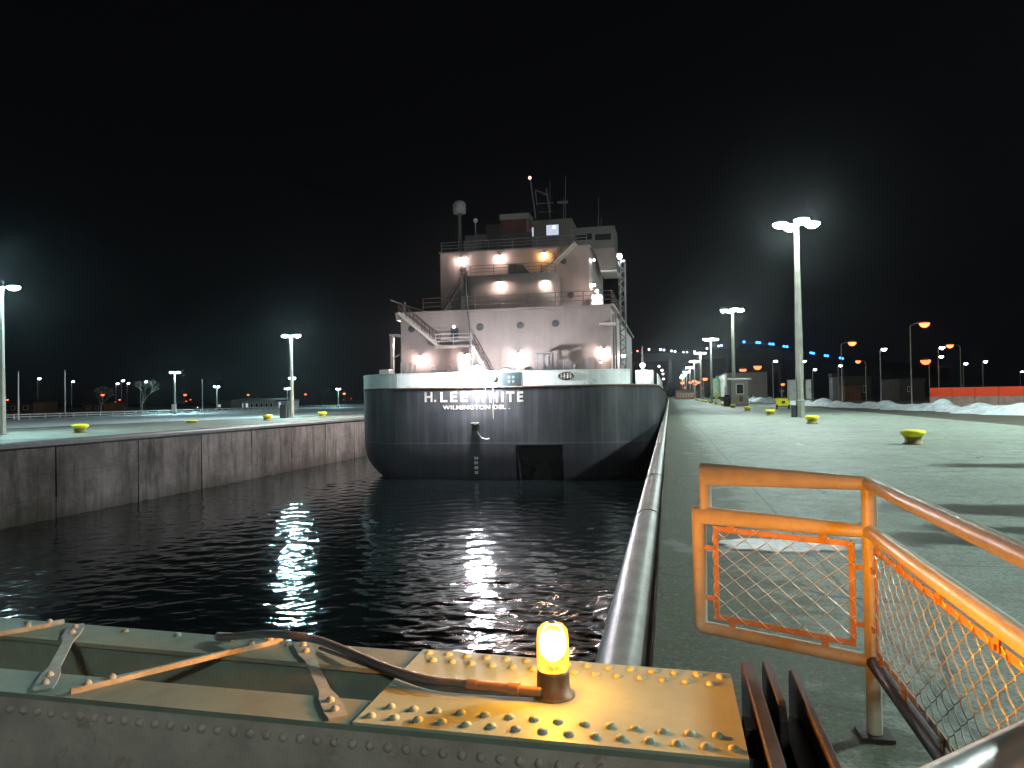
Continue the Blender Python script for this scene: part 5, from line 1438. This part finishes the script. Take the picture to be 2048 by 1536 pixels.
def beacon():
    c = on_z(1107, 1390, ZB); t = empty('warning_beacon', (c.x, c.y, ZB))
    b = MB(); b.lathe([(0.078, 0.0), (0.078, 0.008), (0.062, 0.012), (0.060, 0.075), (0.0585, 0.082), (0.0585, 0.095), (0.03, 0.097)], n=28); b.build('base', M['beacon_base'], t)
    b = MB(); b.lathe([(0.055, 0.097), (0.059, 0.11), (0.059, 0.205), (0.055, 0.24), (0.040, 0.258), (0.014, 0.265), (0.0005, 0.266)], n=28); b.build('lens_cover', M['lens'], t)
    b = MB(); b.lathe([(0.014, 0.097), (0.02, 0.11), (0.012, 0.128)], n=12)
    for a in (0.8, 2.9, 5.0): b.cyl((0.034*cos(a), 0.034*sin(a), 0.097), (0.022*cos(a), 0.022*sin(a), 0.125), 0.0022, n=6)
    b.build('bulb_holder', M['galv'], t)
    b = MB(); b.ball((0, 0, 0.182), 0.0505, 20, 14, sq=1.1); b.build('bulb', M['bulb'], t)
    b = MB(); b.lathe([(0.014, 0.264), (0.013, 0.272), (0.0005, 0.276)], n=12); b.build('cap_knob', M['galv'], t)
    tag(t, 'lit amber warning beacon standing on the riveted plate of the boom', 'beacon')
    # the beacon's own light: a flat fan of amber, as its ring lens throws it
    L = bpy.data.lights.new('beacon_light', 'POINT'); L.energy = 2350.0; L.color = (1.0, 0.37, 0.010); L.shadow_soft_size = 0.0575
    L.use_nodes = True
    nt = L.node_tree; em = nt.nodes['Emission']
    tc = nd(nt, 'ShaderNodeTexCoord'); sp = nd(nt, 'ShaderNodeSeparateXYZ'); lk(nt, tc.outputs['Normal'], sp.inputs[0])
    q = math_(nt, 'MULTIPLY', sp.outputs[2], 5.0); q2 = math_(nt, 'MULTIPLY', q, q); ex = math_(nt, 'POWER', 2.718, math_(nt, 'MULTIPLY', q2, -1.0))
    lk(nt, math_(nt, 'ADD', math_(nt, 'MULTIPLY', ex, 0.96), 0.026), em.inputs['Strength'])
    lo = bpy.data.objects.new('beacon_light', L); COL.objects.link(lo); lo.parent = t; lo.location = (0, 0, 0.182)
    o = [k for k in t.children if k.name.startswith('bulb') and 'holder' not in k.name][0]
beacon()

def hinge():
    t = empty('hinge_bracket', (0.38, 2.8, 0))
    t.location = (0, 0, 0)
    def plate(xa, xb, yn, yf, zt, name='cheek_plate', slope=0.0):
        b = MB(); b.slab_x([(yn, 0.0), (yf, 0.0), (yf, zt-0.06), (yf-0.02, zt-0.02), (yf-0.07, zt), (yn+0.05, zt-slope), (yn, zt-slope-0.05)], xa, xb); b.build(name, M['hinge'], t, 0.004)
    plate(0.27, 0.315, 2.2, 3.25, ZB+0.01)
    plate(0.355, 0.385, 2.75, 3.27, ZB+0.01)
    plate(0.452, 0.476, 2.2, 3.22, ZB)
    b = MB(); b.bb(0.316, 0.354, 2.3, 3.02, 0, ZB-0.11); b.bb(0.386, 0.451, 2.3, 2.98, 0, ZB-0.12); b.build('hinge_block', M['hinge'], t, 0.004)
    for px in (1560, 1617):
        q = on_z(px, 1514, ZB-0.02); b = MB(); b.cyl((q.x-0.026, 2.36, ZB-0.06), (q.x+0.026, 2.36, ZB-0.06), 0.036, n=16); b.build('roller', M['galv'], t, 0.003)
    b = MB(); b.bb(0.225, 0.269, 2.62, 2.72, ZB-0.12, ZB-0.02); b.build('hinge_lug', M['hinge'], t, 0.004)
    b = MB(); b.cyl((0.22, 2.8, 0.45), (0.5, 2.8, 0.45), 0.06, n=14); b.build('hinge_pin', M['hinge'], t)
    b = MB(); b.bb(0.16, 0.62, 2.15, 3.35, 0.004, 0.05); b.build('foot_plate', M['hinge'], t)
    tag(t, 'dark rusty hinge bracket of upright steel plates at the quay end of the boom', 'bracket')
hinge()

# railing with chain-link panels
def railing():
    t = empty('chain_link_railing', (1.12, 4.7, 0)); t.location = (0, 0, 0)
    A = Vector((0.20, 5.22, 0)); B = Vector((1.13, 4.70, 0)); C = Vector((1.09, 1.15, 0))
    zt, zm, zl = 1.465, 1.185, 0.43; R = 0.041
    up = lambda p, z: Vector((p.x, p.y, z))
    dAB = (B-A).normalized(); dBC = (C-B).normalized()
    b = MB(); b.tube([up(B, zt), up(C, zt)], R, 20); b.build('top_rail', M['rail'], t)
    A2 = A+dAB*0.03
    b = MB(); b.tube([up(A2, zm), up(A2, zt), up(B, zt)], R*0.98, 20); b.build('top_rail', M['rail'], t)
    b = MB(); b.tube([up(A-dAB*0.02, zl), up(A-dAB*0.02, zm), up(B, zm)], R*1.01, 20); b.build('middle_rail', M['rail'], t)
    b = MB(); b.tube([up(B, zm), up(C, zm)], R*1.05, 20); b.build('middle_rail', M['rail'], t)
    b = MB(); b.tube([up(A-dAB*0.02, zl), up(B, zl)], R, 20); b.build('bottom_rail', M['rail'], t)
    b = MB(); b.tube([up(B, zl), up(C, zl)], R, 20); b.build('bottom_rail', M['hinge'], t)  # dark steel on this run stands in for the shade over it
    b = MB(); b.cyl(up(B, 0.0), up(B, zt), R*1.06, n=20); b.build('post', M['rail'], t)
    b = MB(); b.cyl(up(C, 0.0), up(C, zt), R*1.06, n=20); b.build('post', M['rail'], t)
    for Q in (B, C):
        b = MB(); b.bb(Q.x-0.09, Q.x+0.09, Q.y-0.09, Q.y+0.09, 0.0, 0.02); b.build('base_plate', M['hinge'], t)
    # panel: flat-bar frame, clips, woven wire
    def panel(P0, P1, pitch):
        d = (P1-P0).normalized(); L = (P1-P0).length; nrm = Vector((d.y, -d.x, 0))
        u0, u1, z0, z1 = 0.10, L-0.085, zl+0.085, zm-0.085
        def at(u, z, o=0.0): p = P0+d*u+nrm*o; return Vector((p.x, p.y, z))
        f = MB(); w = 0.036
        f.beam(at(u0, z1), at(u1, z1), 0.008, w, up=(0, 0, 1)) if False else None
        for (ua, za, ub, zb_) in ((u0, z1, u1, z1), (u0, z0, u1, z0)):
            vs = []
            for u, z in ((ua, za-w/2), (ub, zb_-w/2), (ub, zb_+w/2), (ua, za+w/2)):
                vs += [at(u, z, -0.004)]
            for u, z in ((ua, za-w/2), (ub, zb_-w/2), (ub, zb_+w/2), (ua, za+w/2)):
                vs += [at(u, z, 0.004)]
            f.add(vs, [(0, 1, 2, 3), (7, 6, 5, 4), (0, 4, 5, 1), (1, 5, 6, 2), (2, 6, 7, 3), (3, 7, 4, 0)])
        for uc in (u0+w/2, u1-w/2):
            vs = []
            for o in (-0.0035, 0.0045):
                for u, z in ((uc-w/2, z0+w/2+0.001), (uc+w/2, z0+w/2+0.001), (uc+w/2, z1-w/2-0.001), (uc-w/2, z1-w/2-0.001)): vs.append(at(u, z, o))
            f.add(vs, [(0, 1, 2, 3), (7, 6, 5, 4), (0, 4, 5, 1), (1, 5, 6, 2), (2, 6, 7, 3), (3, 7, 4, 0)])
        fr = f.build('panel_frame', M['panel_frame'], t)
        for u in ([u0+0.13, u1-0.18] if L < 1.5 else [u0+0.1, u0+0.55, u0+1.1, u0+1.7, u0+2.3, u0+2.9]):
            for z, zz in ((z1+w/2, zm-R), (z0-w/2, zl+R)):
                c = MB(); c.beam(at(u, z-0.03 if z > 0.8 else z+0.03, 0.008), at(u, zz, 0.008), 0.045, 0.010, up=tuple(nrm))
                c.cyl(at(u, z-0.015 if z > 0.8 else z+0.015, 0.0), at(u, z-0.015 if z > 0.8 else z+0.015, 0.024), 0.011, n=8); c.build('clip', M['panel_frame'], fr)
        for u, uu in ((u0, R), (u1, L-R*0.9)):
            for z in (z0+0.12, z1-0.13):
                c = MB(); c.beam(at(u, z, 0.008), at(uu, z, 0.008), 0.03, 0.010, up=tuple(nrm)); c.cyl(at(u+0.01, z, 0.0), at(u+0.01, z, 0.024), 0.010, n=8); c.build('clip', M['panel_frame'], fr)
        # woven wires: each is a flattened spiral running up the panel
        wv = MB(); p = pitch; zb0, zt0 = z0-0.012, z1+0.02
        n = int((u1-u0)/p)+1
        for k in range(-1, n+1):
            pts = []; steps = int((zt0-zb0)/(p*0.75))+1
            for sstep in range(steps*4+1):
                q = sstep/4; z = zb0+q*p*0.75
                if z > zt0+1e-6: break
                ph = q + (0 if True else 0)
                tri = abs(((ph + (k % 2)) % 2)-1)
                u = u0+0.005+(k+tri)*p
                uu = min(max(u, u0+0.002), u1-0.002)
                o = 0.0065*sin(pi*(ph+(k % 2))) + 0.006
                pts.append(at(uu, z, o))
            if len(pts) > 3 and k < n: wv.tube(pts, 0.0034, 6, caps=True)
        wv.build('chain_link', M['wire'], fr)
    panel(A-dAB*0.02, B, 0.073)
    panel(B, C, 0.073)
    tag(t, 'pipe railing with chain-link panels lit orange by the beacon, on the quay edge', 'railing')
    # second railing: only its pale top bar crosses the corner of the view
    p0, p1 = on_z(1850, 1592, 1.2), on_z(2060, 1487, 1.2)
    d = (p1-p0).normalized(); q = p0-d*0.25; e = p1+d*1.6
    t2 = empty('gangway_handrail', (0, 0, 0))
    b = MB(); b.tube([q, e], 0.046, 24); b.build('top_rail', M['galv'], t2)
    b = MB(); b.tube([q-Vector((0, 0, 0.4)), e-Vector((0, 0, 0.4))], 0.035, 16); b.build('lower_rail', M['galv'], t2)
    b = MB()
    for u in (0.02, 0.98):
        s = q.lerp(e, u); b.cyl((s.x, s.y, 0), (s.x, s.y, 1.2), 0.042, n=16)
    b.build('post', M['galv'], t2)
    tag(t2, 'pale shiny handrail bar crossing the nearest corner below the chain-link panel', 'handrail')
railing()

# ================================================================== thin haze added to give the lamps glare halos
b = MB(); b.bb(-1200, 1200, -120, 1100, -12.0, 110.0)
hz = b.build('haze', bpy.data.materials.new('added_haze'))
hz['kind'] = 'stuff'; hz['label'] = 'thin haze added over the lock to give the lamps halos'; hz['category'] = 'haze'
hm_ = hz.data.materials[0]; hm_.use_nodes = True
_nt = hm_.node_tree; _nt.nodes.remove(_nt.nodes['Principled BSDF'])
_v = _nt.nodes.new('ShaderNodeVolumePrincipled')
_v.inputs['Color'].default_value = (0.9, 0.95, 1.0, 1); _v.inputs['Density'].default_value = 0.00012; _v.inputs['Anisotropy'].default_value = 0.93
_nt.links.new(_v.outputs[0], _nt.nodes['Material Output'].inputs['Volume'])
